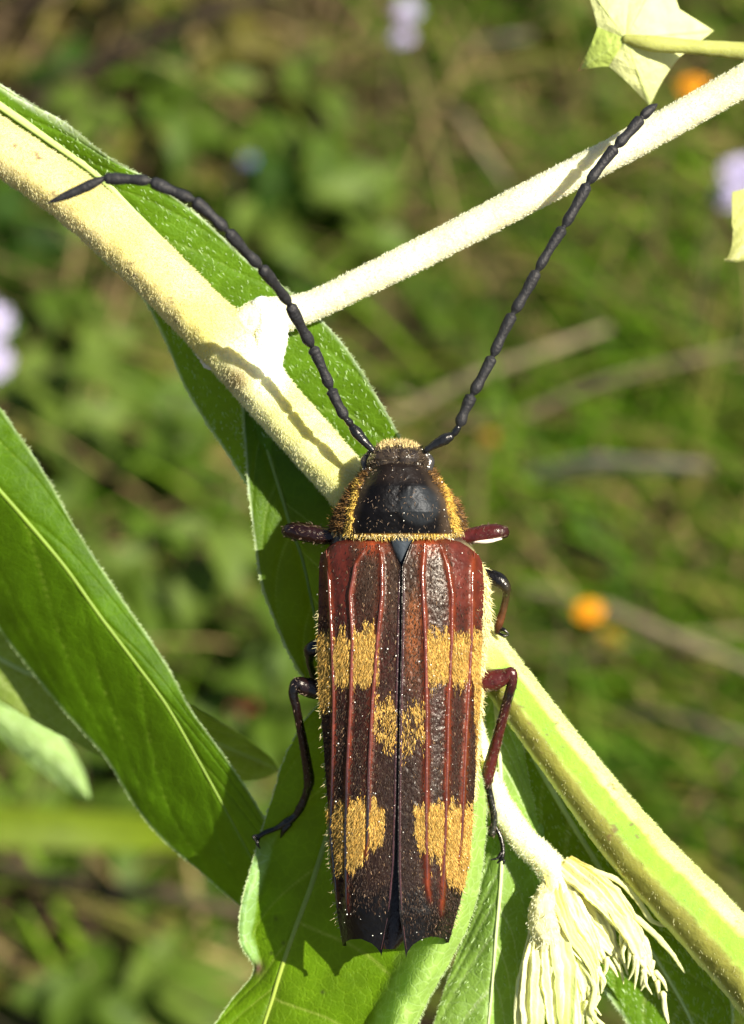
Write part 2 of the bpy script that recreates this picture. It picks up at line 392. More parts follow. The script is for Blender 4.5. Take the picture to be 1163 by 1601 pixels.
for (a, b, h, r0, lab) in DRY:
    A = ground(*a, h * .5); B = ground(*b, h)
    dark = 'dark' in lab or 'brown' in lab; red = 'reddish' in lab; pale = 'pale' in lab
    c = (.05, .035, .02) if 'dark' in lab else (.20, .13, .08) if dark else (.22, .10, .06) if red else (.52, .44, .28) if pale else (.34, .27, .15)
    n = 14; t = np.linspace(0, 1, n)[:, None]; ctr = A * (1 - t) + B * t + np.sin(t * 3.1) * np.array([0, 0, .3]) + .03 * np.sin(t * 7)
    d = nrm((B - A)[None])[0]; s1 = nrm(np.cross(d, [0, 0, 1.0])[None])[0]; s2 = np.cross(s1, d)
    th = np.linspace(0, 2 * np.pi, 7, endpoint=False)
    rr = r0 * (1 - .45 * t) * (1 + .3 * (np.arange(n)[:, None] % 5 == 0))
    V = (ctr[:, None] + rr[..., None] * (np.cos(th)[None, :, None] * s1 + np.sin(th)[None, :, None] * s2))
    gg = Grid(V, c, wrap=True)
    o = build('dry_stalk', V.reshape(-1, 3), gg.faces(), M['straw'], None, gg.C.reshape(-1, 3)); tag(o, lab, 'dry stalk', 'dry stalks in the meadow')

# flowers
def petal_mesh(name, ln, wd, m): return leaf_mesh(name, ln, wd, m, .12, .12)
def flower(px, py, h, R, m, npet, rows, label, tilt=.35):
    p = ground(px, py, h); r = root('wildflower', (p[0], p[1], 0)); tag(r, label, 'flower', 'small wildflowers in the meadow')
    s = bpy.data.objects.new('stem', STK); s.scale = (1, 1, h); COL.objects.link(s); s.parent = r; off = .06 * h
    pm = petal_mesh('petal', R, R * .55, M[m])
    for q in range(rows):
        for k in range(npet):
            o = bpy.data.objects.new('petal', pm); COL.objects.link(o); o.parent = r
            o.location = (off, 0, h + .05 * q); sc = 1 - .22 * q; o.scale = (sc,) * 3
            o.rotation_euler = Euler((tilt + .35 * q, 0, 2 * math.pi * (k + .5 * q) / npet), 'XYZ')
    V, F = [], []
    for a in range(4):
        for b in range(8):
            f = a / 3 * math.pi / 2; V.append((math.sin(f) * R * .32 * math.cos(b * .785) + off, math.sin(f) * R * .32 * math.sin(b * .785), h + .1 + math.cos(f) * R * .25))
    for a in range(3):
        for b in range(8): F.append((a * 8 + b, a * 8 + (b + 1) % 8, a * 8 + 8 + (b + 1) % 8, a * 8 + 8 + b))
    me = bpy.data.meshes.new('flower_centre'); me.from_pydata(V, [], F); me.materials.append(M['eye'] if m not in ('orange', 'lilac') else M[m])
    o = bpy.data.objects.new('flower_centre', me); COL.objects.link(o); o.parent = r
flower(875, 960, 8, .27, 'orange', 9, 4, 'bright orange round flower right of the beetle elytra', .5)
flower(1046, 142, 8, .30, 'orange', 12, 4, 'orange flower peeping out above the pale branch at upper right', .5)
flower(935, 998, 4, .24, 'ochre', 8, 2, 'dim small ochre flower just right of the bright orange one')
flower(740, 686, 5, .19, 'ochre', 8, 3, 'small yellow flower right of the beetle head')
flower(1125, 278, 8, .50, 'lilac', 14, 4, 'lilac flower head near the right edge under the branch', .4)
flower(1105, 312, 7, .34, 'lilac', 12, 3, 'small lilac flower touching the larger one below left', .4)
flower(-70, 515, 8, .62, 'lilac', 14, 4, 'pale lilac flower cut by the left edge', .4)
flower(-62, 575, 8, .5, 'lilac', 14, 4, 'lower lilac flower at the left edge', .4)
flower(606, 20, 7, .30, 'lilac', 8, 2, 'lilac flower at the top edge left of centre', .3)
flower(604, 60, 6, .24, 'lilac', 10, 3, 'tiny lilac flower just below the one at the top edge', .3)
flower(362, 253, 6, .16, 'blue', 6, 2, 'small blue flower above the left antenna')
flower(355, 1100, 5, .30, 'red', 6, 2, 'dull red flower in the dark gap right of the large left leaf')

# blurred blades at middle distance
def ribbon(name, pts, wid, c, m, label, cat, fold=.3, up=(0, 0, 1)):
    q = splv(L(np.array(pts, float)), 40); t = nrm(np.gradient(q, axis=0)); s_ = nrm(np.cross(t, np.array(up, float)))
    nu = 9; u = np.linspace(-1, 1, nu); vv = np.linspace(0, 1, 40)
    wv = wid * (1 - .5 * vv ** 2)
    P = q[:, None] + s_[:, None] * (u[None, :, None] * wv[:, None, None]) + nrm(np.cross(s_, t))[:, None] * (np.abs(u)[None, :, None] * fold * wv[:, None, None])
    o = Grid(P, c).obj(name, m, None); tag(o, label, cat); return o
ribbon('grass_blade', [(-200, 1278, -5600), (0, 1290, -5600), (150, 1298, -5700), (280, 1306, -6000), (400, 1335, -6600)], 84, (.13, .18, .008), M['leaf'],
       'wide blurred yellow-green blade lying level at the lower left', 'grass blade', .2)

# ------------------------------------------------------------------ the plant the beetle sits on
def LP(*rows): return L(np.array(rows, float))
plant = root('milkweed_plant', ground(-900, 300, 0)); tag(plant, 'felted cream-stemmed plant with long green leaves carrying the beetle', 'plant')
PALE = np.array((.60, .57, .15)); CREAM = np.array((.72, .69, .34)); OLIVE = np.array((.30, .30, .07)); GRN = np.array((.19, .38, .010))

ms = np.array([(-1500, 900, -9500, 60), (-1250, 200, -6500, 58), (-900, -150, -2600, 54), (-420, -60, -420, 48), (-160, 115, -190, 43), (0, 229, -152, 42), (100, 297, -150, 43), (233, 412, -150, 45), (312, 492, -150, 46), (372, 552, -150, 50),
               (412, 606, -150, 43), (505, 712, -150, 41), (640, 872, -152, 38), (760, 1022, -155, 38), (873, 1172, -155, 41), (1000, 1332, -150, 49), (1120, 1459, -145, 54),
               (1260, 1620, -140, 56), (1500, 1900, -160, 50)])
prof_ang = lambda th: 1 + .05 * np.cos(2 * (th - .9)) + .03 * np.cos(5 * th + .6)
gS = tube_grid(np.c_[L(ms[:, :3]), ms[:, 3]], nring=64, seg=4.5, rough=3.0, rs=16, rfun=prof_ang)
xs = gS.c[:, 0] + CX                                           # photo x of each ring
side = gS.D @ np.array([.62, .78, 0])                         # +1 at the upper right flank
nz = fbm(gS.P, 60, 2); nf = fbm(gS.P, 14, 4)
C = mixc(PALE, CREAM, np.clip(.5 + nz, 0, 1))
C = mixc(C, (.60, .46, .17), sstep(420, 250, xs)[:, None] * .6); C = mixc(C, (.90, .90, .78), np.exp(-((gS.P[..., 0] + CX - 418) / 30) ** 2 - ((CY - gS.P[..., 1] - 560) / 45) ** 2))  # node whitened: the sun's highlight is painted into the colour
C = mixc(C, (.62, .52, .22), np.clip(sstep(-.1, .5, nz + .3 * nf) * .5 * sstep(300, 100, xs)[:, None], 0, 1))
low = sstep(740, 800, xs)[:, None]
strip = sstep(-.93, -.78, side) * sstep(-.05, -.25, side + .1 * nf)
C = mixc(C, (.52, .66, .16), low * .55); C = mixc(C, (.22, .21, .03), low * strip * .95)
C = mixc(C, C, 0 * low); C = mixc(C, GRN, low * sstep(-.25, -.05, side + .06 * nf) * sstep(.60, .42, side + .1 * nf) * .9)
C = mixc(C, (.30, .20, .06), np.exp(-(((gS.P[..., 0] + CX - 362) / 24) ** 2 + ((CY - gS.P[..., 1] - 588) / 20) ** 2)) * .9)  # brown patch paints in the shadow below the node
spots = sstep(.62, .75, vnoise(gS.P, 9, 9)) * sstep(.1, .5, vnoise(gS.P, 70, 11))
C = mixc(C, (.16, .09, .04), spots * .8)
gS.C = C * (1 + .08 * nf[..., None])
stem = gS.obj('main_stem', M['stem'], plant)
near = ((xs > -150) & (xs < 1350))[:, None] * (gS.D[..., 2] > -.35) * (1 - low * .92 * sstep(.85, .6, side))
p, N, t, c = gS.scatter(28000, near.astype(float)); N = facing(N, p * 0 + gS.c[np.argmin(np.abs(gS.c[:, 0][None, ::1] - p[:, 0:1]), axis=1)] * -1 + p)
hairs('stem_hairs', stem, p, N * .8 + t * .9 + rng.normal(size=p.shape) * .35, rng.uniform(2.5, 5.5, len(p)), 1.0, c * .7 + .3 * np.array((.82, .80, .50)), M['hair'])

br = [(372, 520, -150, 30), (408, 500, -146, 33), (440, 492, -144, 29), (480, 481, -143, 24.5), (560, 444, -140, 24), (640, 405, -138, 24.5), (800, 322, -132, 24.5), (965, 236, -125, 24.5), (1163, 126, -118, 25), (1420, -30, -140, 25)]
gB = tube_grid(np.c_[L(np.array(br)[:, :3]), np.array(br)[:, 3]], nring=40, seg=4.5, rough=1.8, rs=12)
gB.C = mixc(np.array((.74, .69, .38)), (.80, .76, .52), np.clip(.5 + fbm(gB.P, 50, 3), 0, 1)); gB.C = mixc(gB.C, (.55, .5, .2), sstep(.66, .8, vnoise(gB.P, 12, 21)) * .6)
branch = gB.obj('side_branch', M['stem'], plant)
p, N, t, c = gB.scatter(12000, (gB.D[..., 2] > -.4).astype(float)); N = facing(N, p - gB.c[np.argmin(np.abs(gB.c[:, 0][None] - p[:, 0:1]), axis=1)])
hairs('branch_hairs', branch, p, N * .7 + t * .9 + rng.normal(size=p.shape) * .3, rng.uniform(2.2, 4.2, len(p)), 1.0, np.array((.84, .82, .55)), M['hair'])
# swollen node with the pale scar of a fallen leaf
_, gN = tube('node_swelling', M['stem'], plant, [(408, 478, -136, 16), (424, 505, -130, 25), (420, 545, -134, 27), (412, 585, -142, 26), (420, 620, -150, 24)], nring=36, seg=3, col=(.88, .87, .72), rough=3.5, rs=18)  # near-white colour carries the node's sun highlight
p, N, t, c = gN.scatter(3500, (gN.D[..., 2] > -.2).astype(float)); N = facing(N, np.array([0, 0, 1.0]))
hairs('node_hairs', _, p, N * .7 + t * .9 + rng.normal(size=p.shape) * .35, rng.uniform(2, 4, len(p)), 1.0, np.array((.90, .88, .74)), M['hair'])
_, gN2 = tube('leaf_scar', M['stem'], plant, [(312, 552, -160, 7), (330, 566, -152, 12), (350, 578, -150, 8)], nring=20, seg=2, col=(.70, .66, .52), rough=5, rs=6)

def leaf(name, left, mid, right, base, vein, parent=plant, nv=150, nu=61, arch=8, und=6, nveins=7, vlen=.55, edge_c=None,
         prof=None, rib=5, rib_c=None, hair=0, hair_c=(.50, .66, .28), hair_len=(5, 10), label=None, seed=0, edge_hair=0, cfun=None, rib_start=0.0, m='leaf'):
    l, c, r = (splv(L(np.array(a, float)), nv) for a in (left, mid, right))
    u = np.linspace(-1, 1, nu); v = np.linspace(0, 1, nv)
    E = np.where(u[None, :, None] < 0, l[:, None], r[:, None]); au = np.abs(u)
    P = c[:, None] + (E - c[:, None]) * au[None, :, None]
    wl = np.linalg.norm(l - c, axis=1); wr = np.linalg.norm(r - c, axis=1); W_ = np.where(u[None] < 0, wl[:, None], wr[:, None])
    ln = np.linalg.norm(np.diff(c, axis=0), axis=1).sum()
    dist = au[None] * W_                                           # px from the midrib
    vein_m = np.zeros((nv, nu)); bul = np.zeros((nv, nu))
    for sgn in (-1, 1):
        msk = (u * sgn > 0)[None] * 1.0
        vm = np.full((nv, nu), 1e9)
        for k in range(-2, nveins + 1):
            v0 = (k + .5 + .25 * math.sin(k * 5 + sgn + seed)) / nveins
            path = v0 + (np.abs(au[None]) ** .75 * .10 + au[None] ** 3 * .16) * (vlen / .55)
            d = np.abs(v[:, None] - path) * ln; vm = np.minimum(vm, d)
        vein_m += msk * np.exp(-(vm / 2.2) ** 2) * (1 - .75 * au[None] ** 2); bul += msk * np.exp(-(vm / 14) ** 2)
    z = arch * (1 - (1 - au[None]) ** 2) * W_ / 100 + und * fbm(P, 110, seed + 2) * (.3 + au[None]) - bul * 2.4 - 4 * np.exp(-(dist / 7) ** 2)
    if prof is not None: z = z + prof(u[None], v[:, None])
    P[..., 2] += z
    P[:, 0] += nrm(l - c) * (vnoise(l, 7, seed) * 1.2)[:, None]; P[:, -1] += nrm(r - c) * (vnoise(r, 7, seed) * 1.2)[:, None]
    n1 = fbm(P, 45, seed + 5)
    C = np.asarray(base)[None, None] * (1 + .22 * n1[..., None]); C = mixc(C, vein, vein_m * .85 + .55 * np.exp(-(dist / 5) ** 2))
    if edge_c is not None: C = mixc(C, edge_c, sstep(5, 1.5, W_ - dist))
    if cfun is not None: C = cfun(C, u[None] + 0 * v[:, None], v[:, None] + 0 * u[None], P)
    g = Grid(P, C); o = g.obj(name, M[m], parent)
    if label: o['label'] = label
    if rib:
        k0 = int(rib_start * nv)
        rp = np.c_[P[k0::5, nu // 2] + np.array([0, 0, 1.5]), rib * (1 - .75 * v[k0::5])]
        gr = tube_grid(rp, nring=12, seg=5, flat=.6, col=rib_c if rib_c is not None else vein); gr.obj('midrib', M['rib'], o)
    if hair:
        p, N, t, c_ = g.scatter(hair); N = facing(N, np.array([0, 0, 1.0]))
        hairs('leaf_hairs', o, p, N * .55 + t * 1.0 + rng.normal(size=p.shape) * .25, rng.uniform(*hair_len, len(p)), 1.15, np.array(hair_c), M['hair'])
    if edge_hair:
        q = rng.random(edge_hair) * (nv - 1); i = q.astype(int).clip(0, nv - 2); f = (q - i)[:, None]; sd = rng.random(edge_hair) < .5
        col = np.where(sd, 0, nu - 1); p = P[i, col] * (1 - f) + P[i + 1, col] * f
        d = nrm(p - (P[i, nu // 2] * (1 - f) + P[i + 1, nu // 2] * f)) + .7 * nrm(P[i + 1, col] - P[i, col]) + rng.normal(size=p.shape) * .2
        hairs('margin_hairs', o, p, d, rng.uniform(2, 5.5, len(p)), .9, np.array((.50, .60, .28)), M['hair'])
    return o, g
def Z(pts, z):
    z = np.interp(np.linspace(0, 1, len(pts)), np.linspace(0, 1, len(z)), z) if not np.isscalar(z) else [z] * len(pts)
    return [(a, b, c) for (a, b), c in zip(pts, z)]

GA = (.10, .21, .006); VA = (.30, .44, .08)
# A: long leaf behind the upper stem
leaf('leaf', Z([(-120, 90), (-20, 215), (60, 300), (120, 360), (165, 410), (215, 455), (250, 515), (292, 610), (345, 695), (420, 790), (560, 830)], [-230, -240, -270, -270]),
     Z([(-120, 80), (0, 165), (90, 228), (150, 272), (200, 322), (270, 395), (330, 470), (400, 545), (470, 620), (540, 700), (600, 790)], [-185, -188, -205, -215]),
     Z([(-120, 30), (0, 130), (100, 190), (170, 245), (240, 285), (315, 340), (385, 405), (455, 458), (530, 530), (590, 620), (655, 735)], [-205, -160, -190, -200, -180]),
     GA, VA, hair=1700, edge_hair=900, edge_c=(.5, .62, .3), rib=7, rib_c=(.50, .62, .18), label='long hairy leaf running behind the upper stem and the branch', seed=1, arch=4,
     cfun=lambda C, u, v, P: mixc(C, (.62, .72, .38), sstep(.55, .95, u) * sstep(.34, .12, v) * .9))
# B: dark leaf left of the thorax
leaf('leaf', Z([(378, 600), (379, 650), (383, 705), (388, 770), (398, 850), (408, 915), (430, 975), (455, 1030), (480, 1068), (505, 1092)], -235),
     Z([(395, 600), (405, 655), (420, 710), (440, 775), (455, 825), (472, 872), (485, 930), (497, 990), (505, 1050), (512, 1095)], -240),
     Z([(430, 600), (470, 660), (505, 720), (530, 790), (545, 850), (550, 900), (550, 950), (545, 1000), (535, 1050), (520, 1098)], -225),
     (.075, .15, .004), (.22, .32, .05), edge_hair=500, edge_c=(.4, .5, .22), rib=4, label='dark pointed leaf under the stem left of the beetle thorax', seed=2, nveins=5)
# C: large leaf on the left
leaf('leaf', Z([(-260, 640), (-160, 790), (-60, 905), (0, 982), (60, 1060), (110, 1118), (165, 1180), (208, 1250), (250, 1305), (310, 1358), (380, 1420), (450, 1470)], [-470, -500, -470, -360]),
     Z([(-240, 470), (-130, 610), (-40, 722), (30, 802), (100, 885), (155, 962), (210, 1035), (258, 1100), (305, 1180), (350, 1262), (398, 1350), (455, 1440)], [-300, -320, -320, -300]),
     Z([(-170, 370), (-80, 510), (0, 636), (65, 730), (125, 835), (190, 933), (255, 1030), (300, 1110), (352, 1180), (405, 1262), (440, 1330), (465, 1410)], [-325, -330, -335, -300, -290]),
     (.070, .155, .002), (.19, .29, .02), edge_hair=900, edge_c=(.30, .42, .14), rib=4, label='large smooth dark green leaf hanging at the left', seed=3, nveins=6, arch=10, und=14, vlen=.8)
# E, F
leaf('leaf', Z([(-180, 985), (0, 1095), (100, 1152), (180, 1190), (290, 1212), (370, 1222), (415, 1216), (434, 1205)], -560),
     Z([(-180, 925), (0, 1030), (65, 1060), (200, 1105), (310, 1150), (380, 1180), (420, 1197), (434, 1204)], -545),
     Z([(-180, 880), (0, 970), (100, 1005), (220, 1058), (310, 1108), (380, 1150), (420, 1182), (434, 1203)], -540),
     (.22, .30, .05), (.40, .48, .14), rib=5, label='dull grey-green leaf passing behind the large left leaf', seed=4)
leaf('leaf', Z([(-160, 1090), (-60, 1120), (0, 1152), (30, 1180), (70, 1210), (105, 1236), (134, 1250)], -1490),
     Z([(-160, 1050), (-60, 1090), (0, 1122), (50, 1155), (90, 1192), (120, 1225), (138, 1248)], -1450),
     Z([(-160, 1010), (-60, 1060), (0, 1098), (75, 1126), (108, 1165), (132, 1210), (141, 1246)], -1465),
     (.34, .50, .14), (.44, .56, .2), rib=0, label='small pale leaf tip lit by the sun at the left edge', seed=5)
# D: broad leaf under the abdomen, both margins rolled up
def profD(u, v):
    return (sstep(.66, .86, u) * 62 - sstep(.90, 1.02, u) * 34) + sstep(-.72, -.95, u) * 34 * sstep(.36, .5, v) * sstep(.74, .62, v)
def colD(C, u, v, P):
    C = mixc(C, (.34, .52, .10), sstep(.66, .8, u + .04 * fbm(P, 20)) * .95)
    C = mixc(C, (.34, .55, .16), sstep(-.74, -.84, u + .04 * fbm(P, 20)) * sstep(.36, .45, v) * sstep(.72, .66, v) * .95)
    C = mixc(C, (.12, .06, .04), np.exp(-((P[..., 0] / 1.06 + CX - 403) / 10) ** 2 - ((CY - P[..., 1] / 1.06 - 1514) / 12) ** 2))
    for sx, sy in ((443, 1474), (424, 1491), (431, 1437), (505, 1545)): C = mixc(C, (.03, .03, .01), np.exp(-((P[..., 0] / 1.056 + CX - sx) ** 2 + (CY - P[..., 1] / 1.056 - sy) ** 2) / 9))
    return C
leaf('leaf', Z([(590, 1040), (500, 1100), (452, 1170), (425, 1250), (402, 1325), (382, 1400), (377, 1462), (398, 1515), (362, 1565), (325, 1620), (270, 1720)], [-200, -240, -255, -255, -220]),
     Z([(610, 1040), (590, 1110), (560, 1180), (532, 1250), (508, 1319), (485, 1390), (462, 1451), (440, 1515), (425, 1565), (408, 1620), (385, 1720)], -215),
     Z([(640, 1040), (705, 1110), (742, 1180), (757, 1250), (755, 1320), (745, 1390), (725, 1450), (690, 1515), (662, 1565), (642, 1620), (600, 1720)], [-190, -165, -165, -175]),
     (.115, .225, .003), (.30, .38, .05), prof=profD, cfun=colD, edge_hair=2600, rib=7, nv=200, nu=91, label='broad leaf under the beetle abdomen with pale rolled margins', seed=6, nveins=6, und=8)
# H: narrow folded leaf right of the abdomen
leaf('leaf', Z([(735, 1060), (742, 1130), (748, 1200), (755, 1300), (738, 1400), (718, 1480), (690, 1560), (655, 1680)], [-200, -205, -235, -235]),
     Z([(770, 1060), (778, 1130), (782, 1200), (786, 1290), (783, 1380), (776, 1460), (768, 1560), (755, 1680)], [-190, -190, -180, -185]),
     Z([(800, 1080), (812, 1140), (825, 1210), (842, 1300), (842, 1390), (830, 1470), (812, 1560), (800, 1680)], [-215, -225, -245, -245]),
     (.26, .42, .07), (.60, .68, .32), hair=300, edge_hair=600, rib=4.5, rib_c=(.60, .66, .30), label='narrow pale green folded leaf with a white keel right of the abdomen', seed=7, nveins=9)
leaf('leaf', Z([(770, 1290), (776, 1350), (778, 1420), (776, 1500), (772, 1580), (765, 1680)], -262),
     Z([(815, 1280), (812, 1350), (806, 1420), (802, 1500), (800, 1580), (798, 1680)], -250),
     Z([(850, 1290), (852, 1350), (845, 1420), (838, 1500), (845, 1580), (850, 1680)], -255),
     (.30, .46, .14), (.6, .7, .36), rib=3, label='small young leaf tucked behind the wilted flower', seed=8)
# G: hairy leaf behind the lower right stem
leaf('leaf', Z([(772, 1060), (786, 1160), (800, 1265), (838, 1350), (868, 1420), (906, 1490), (942, 1545), (984, 1605), (1020, 1690)], -275),
     Z([(795, 1060), (825, 1160), (868, 1243), (930, 1345), (960, 1392), (1005, 1465), (1045, 1530), (1082, 1600), (1110, 1690)], -260),
     Z([(820, 1060), (885, 1180), (940, 1265), (1000, 1345), (1050, 1405), (1090, 1465), (1122, 1520), (1145, 1575), (1140, 1690)], [-250, -250, -235, -225]),
     (.11, .23, .006), (.42, .50, .12), hair=1700, edge_hair=900, edge_c=(.5, .65, .3), rib=6, rib_c=(.55, .68, .25), label='hairy green leaf behind the lower right stem', seed=9, nveins=8)

# wilted flower cluster
fl = None
PC1 = np.array((.86, .86, .44)); PC2 = np.array((.76, .66, .20)); PC3 = np.array((.52, .62, .16))
def strip(name, parent, pts, w0, w1, c0, c1, seed, fl_=.35, tips=0, m='petal'):
    q = spl(L(np.array(pts, float)), 40); t = nrm(np.gradient(q, axis=0)); s_ = nrm(np.cross(t, [0, 0, 1.0])); s2 = np.cross(s_, t)
    nu = 36; th = np.linspace(0, 2 * np.pi, nu, endpoint=False); v = np.linspace(0, 1, 40)
    wv = (w0 + (w1 - w0) * v) * np.clip(np.sin(np.pi * np.clip(.12 + v * .93, 0, 1)) ** .5, .05, 1)
    P = q[:, None] + s_[:, None] * (np.cos(th)[None, :, None] * wv[:, None, None]) + s2[:, None] * ((np.sin(th)[None, :, None] * fl_ + .25 * np.cos(th * 2)[None, :, None]) * wv[:, None, None])
    P += ((fbm(P, 16, seed) * .22 + .10 * np.sin(th * 7 + seed)[None] + .12 * vnoise(np.stack([np.cos(th)[None] * 3 + v[:, None] * 1.2, np.sin(th)[None] * 3 + 0 * v[:, None], 0 * v[:, None] + seed + 0 * th[None]], -1), .5)) * wv[:, None])[..., None] * np.array([1, 1, 1.5])
    ragged = 1 + .45 * sstep(.55, 1, v)[:, None] * vnoise(np.stack([v * 9 + seed, v * 0, v * 0], -1), 1)[:, None]
    P = q[:, None] + (P - q[:, None]) * ragged[..., None]
    C = mixc(c0, np.asarray(c1) * (1 - .35 * (seed % 3 == 0)) + np.array((.16, .22, .02)) * (seed % 3 == 0), np.clip(v * 1.1, 0, 1)[:, None] + 0 * th[None]) * (1 + .22 * fbm(P, 14, seed)[..., None])
    C = mixc(C, (.66, .42, .06), (sstep(.35, 0, v)[:, None] * np.clip(.45 + .5 * np.sin(th * 5 + seed * 2)[None], 0, 1)) * .6)
    g = Grid(P, C, wrap=True); o = g.obj(name, M[m], parent); return o, g
ped, gP = tube('flower_stalk', M['stem'], plant, [(742, 1120, -190, 13), (752, 1190, -178, 19), (782, 1262, -168, 22), (822, 1318, -160, 22), (858, 1352, -155, 23), (872, 1385, -155, 25), (868, 1410, -158, 16)],
               nring=30, seg=3, col=(.78, .78, .42), rough=3.5, rs=14)
p, N, t, c = gP.scatter(4000); N = facing(N, p - gP.c[np.argmin(np.abs(gP.c[:, 1][None] - p[:, 1:2]), axis=1)])
hairs('stalk_hairs', ped, p, N + rng.normal(size=p.shape) * .3, rng.uniform(2.5, 5, len(p)), 1.0, np.array((.82, .82, .5)), M['hair'])
FT = [((862, 1366), (893, 1440), (925, 1490), (935, 1535), 22, 8), ((884, 1352), (955, 1408), (990, 1470), (1012, 1530), 22, 9), ((868, 1360), (915, 1430), (948, 1480), (975, 1500), 24, 10),
      ((858, 1362), (880, 1430), (905, 1500), (912, 1555), 15, 5), ((866, 1360), (900, 1420), (925, 1470), (952, 1518), 17, 6), ((872, 1356), (920, 1410), (955, 1465), (962, 1512), 19, 6),
      ((880, 1352), (935, 1400), (975, 1450), (1000, 1512), 20, 6), ((886, 1348), (950, 1395), (992, 1450), (1022, 1515), 20, 7), ((876, 1350), (945, 1420), (1005, 1490), (1035, 1560), 15, 4),
      ((862, 1372), (888, 1450), (930, 1530), (918, 1580), 13, 4), ((880, 1350), (925, 1378), (965, 1420), (985, 1462), 17, 7)]
for k, (a, b, c_, d, w0, w1) in enumerate(FT):
    z = -150 + 14 * math.sin(k * 2.3)
    o, g_ = strip('petal', plant, [(*a, z), (*b, z + 18), (*c_, z + 10), (*d, z - 12)], w0, w1, PC2 if k % 2 else PC1, PC1 * 1.02, k)
    for j in range(7):                                          # ragged hooked tips
        q_ = random.uniform(.0, 1); st = (c_[0] + (d[0] - c_[0]) * q_ + random.uniform(-4, 4), c_[1] + (d[1] - c_[1]) * q_ + random.uniform(-5, 5) - 8)
        ex = st[0] + random.uniform(-10, 18); ey = st[1] + random.uniform(22, 46)
        tube('petal_tip', M['petal'], o, [(*st, z, 4.5), ((st[0] + ex) / 2 + random.uniform(-6, 6), (st[1] + ey) / 2, z - 4, 3.2), (ex, ey, z - 12, 1.0)], nring=8, seg=4, col=PC1, rough=.8, rs=5)
bud, gbud = tube('wilted_bud', M['petal'], plant, [(856, 1385, -146, 12), (850, 1418, -134, 23), (852, 1445, -134, 26), (858, 1485, -142, 19), (868, 1510, -148, 8)], nring=40, seg=2, col=(.80, .76, .36), rough=7, rs=11)
p, N, t, c = gbud.scatter(900); N = facing(N, np.array([0, 0, 1.0]))
hairs('bud_hairs', bud, p, N * .6 + t + rng.normal(size=p.shape) * .3, rng.uniform(4, 9, len(p)), 1.1, np.array((.86, .84, .55)), M['hair'])
FT2 = [((866, 1400), (892, 1470), (912, 1530), (925, 1600), 20, 7), ((860, 1420), (880, 1500), (885, 1580), (890, 1660), 22, 12), ((850, 1440), (832, 1510), (826, 1580), (822, 1660), 17, 12),
       ((838, 1445), (828, 1500), (815, 1560), (805, 1650), 14, 8), ((846, 1450), (845, 1510), (840, 1570), (838, 1650), 18, 12), ((856, 1450), (862, 1510), (866, 1570), (868, 1650), 20, 12),
       ((864, 1448), (885, 1505), (900, 1560), (905, 1650), 18, 9), ((868, 1444), (900, 1500), (918, 1545), (935, 1625), 11, 4), ((872, 1440), (905, 1490), (930, 1520), (930, 1552), 8, 3)]
for k, (a, b, c_, d, w0, w1) in enumerate(FT2):
    z = -142 + 10 * math.sin(k * 1.7)
    o, g_ = strip('petal', plant, [(*a, z), (*b, z + 12), (*c_, z + 6), (*d, z - 10)], w0, w1, PC1, PC1 * 1.02 if k != 1 else PC3, k + 20)
for pts in ([(893, 1352, -150, 5), (930, 1362, -140, 4.5), (968, 1378, -138, 4.5), (1000, 1412, -142, 5), (1020, 1440, -150, 4), (1046, 1450, -160, 2)],
            [(960, 1405, -150, 5), (995, 1435, -142, 5), (1025, 1462, -142, 5), (1050, 1490, -148, 4), (1070, 1520, -160, 2)],
            [(905, 1500, -130, 4), (930, 1545, -128, 4), (925, 1580, -130, 4), (950, 1610, -140, 3)],
            [(935, 1560, -140, 5), (920, 1590, -140, 5), (945, 1625, -140, 4)]):
    tube('filament', M['petal'], plant, pts, nring=12, seg=3, col=(.72, .74, .34), rough=1.5, rs=9, flat=.6)

# star shaped calyx at the top right, another at the right edge
def sepal(cen, a, tip, b, blunt, c0, c1, seed):
    """one lobe of the star: from notch a over the tip to notch b, falling away from the raised centre"""
    cen, a, tip, b = (np.array(q, float) for q in (cen, a, tip, b)); nu, nv = 41, 40; u = np.linspace(-1, 1, nu); v = np.linspace(.02, 1, nv)
    axis = tip - cen; e = []
    for w_ in u:
        n_ = a if w_ < 0 else b; f = abs(w_); k = (1 - f) ** blunt
        pull = .16 * np.sin(np.pi * f) * (cen + axis * .55 - (n_ + tip) / 2)
        e.append(n_ * (1 - k) + tip * k + pull * (0 if blunt < 1 else .6))
    e = np.array(e); xy = cen + (e - cen)[None] * v[:, None, None]
    rr_ = np.linalg.norm(xy - cen, axis=-1) / 100
    zz = -262 - 58 * rr_ ** 2 - 6 * np.abs(u)[None] ** 2 * v[:, None] + 3 * np.sin(v * 3.14)[:, None] * (1 - u ** 2)[None] + 3 * np.exp(-(u / .08) ** 2)[None] * v[:, None]
    P = np.concatenate([xy, np.broadcast_to(zz[..., None], xy.shape[:2] + (1,))], -1); P[..., 2] += 5 * fbm(P, 34, 3) + 1.5 * fbm(P, 7, seed)
    C = mixc(c0, c1, np.clip(np.exp(-(u / .10) ** 2)[None] * .6 + .5 * np.maximum(0, 1 - v * 2)[:, None], 0, 1)) * (1 + .14 * fbm(P, 14, seed)[..., None])
    if seed == 1: C = mixc(C, (.35, .12, .08), sstep(.93, .99, v)[:, None] * sstep(.3, .1, np.abs(u))[None])
    Grid(L(P), C).obj('sepal', M['petal'], plant)
sc = (978, 60); G_, W_c = (.42, .52, .10), (.72, .74, .30)  # the left lobe's shade is put into its darker green
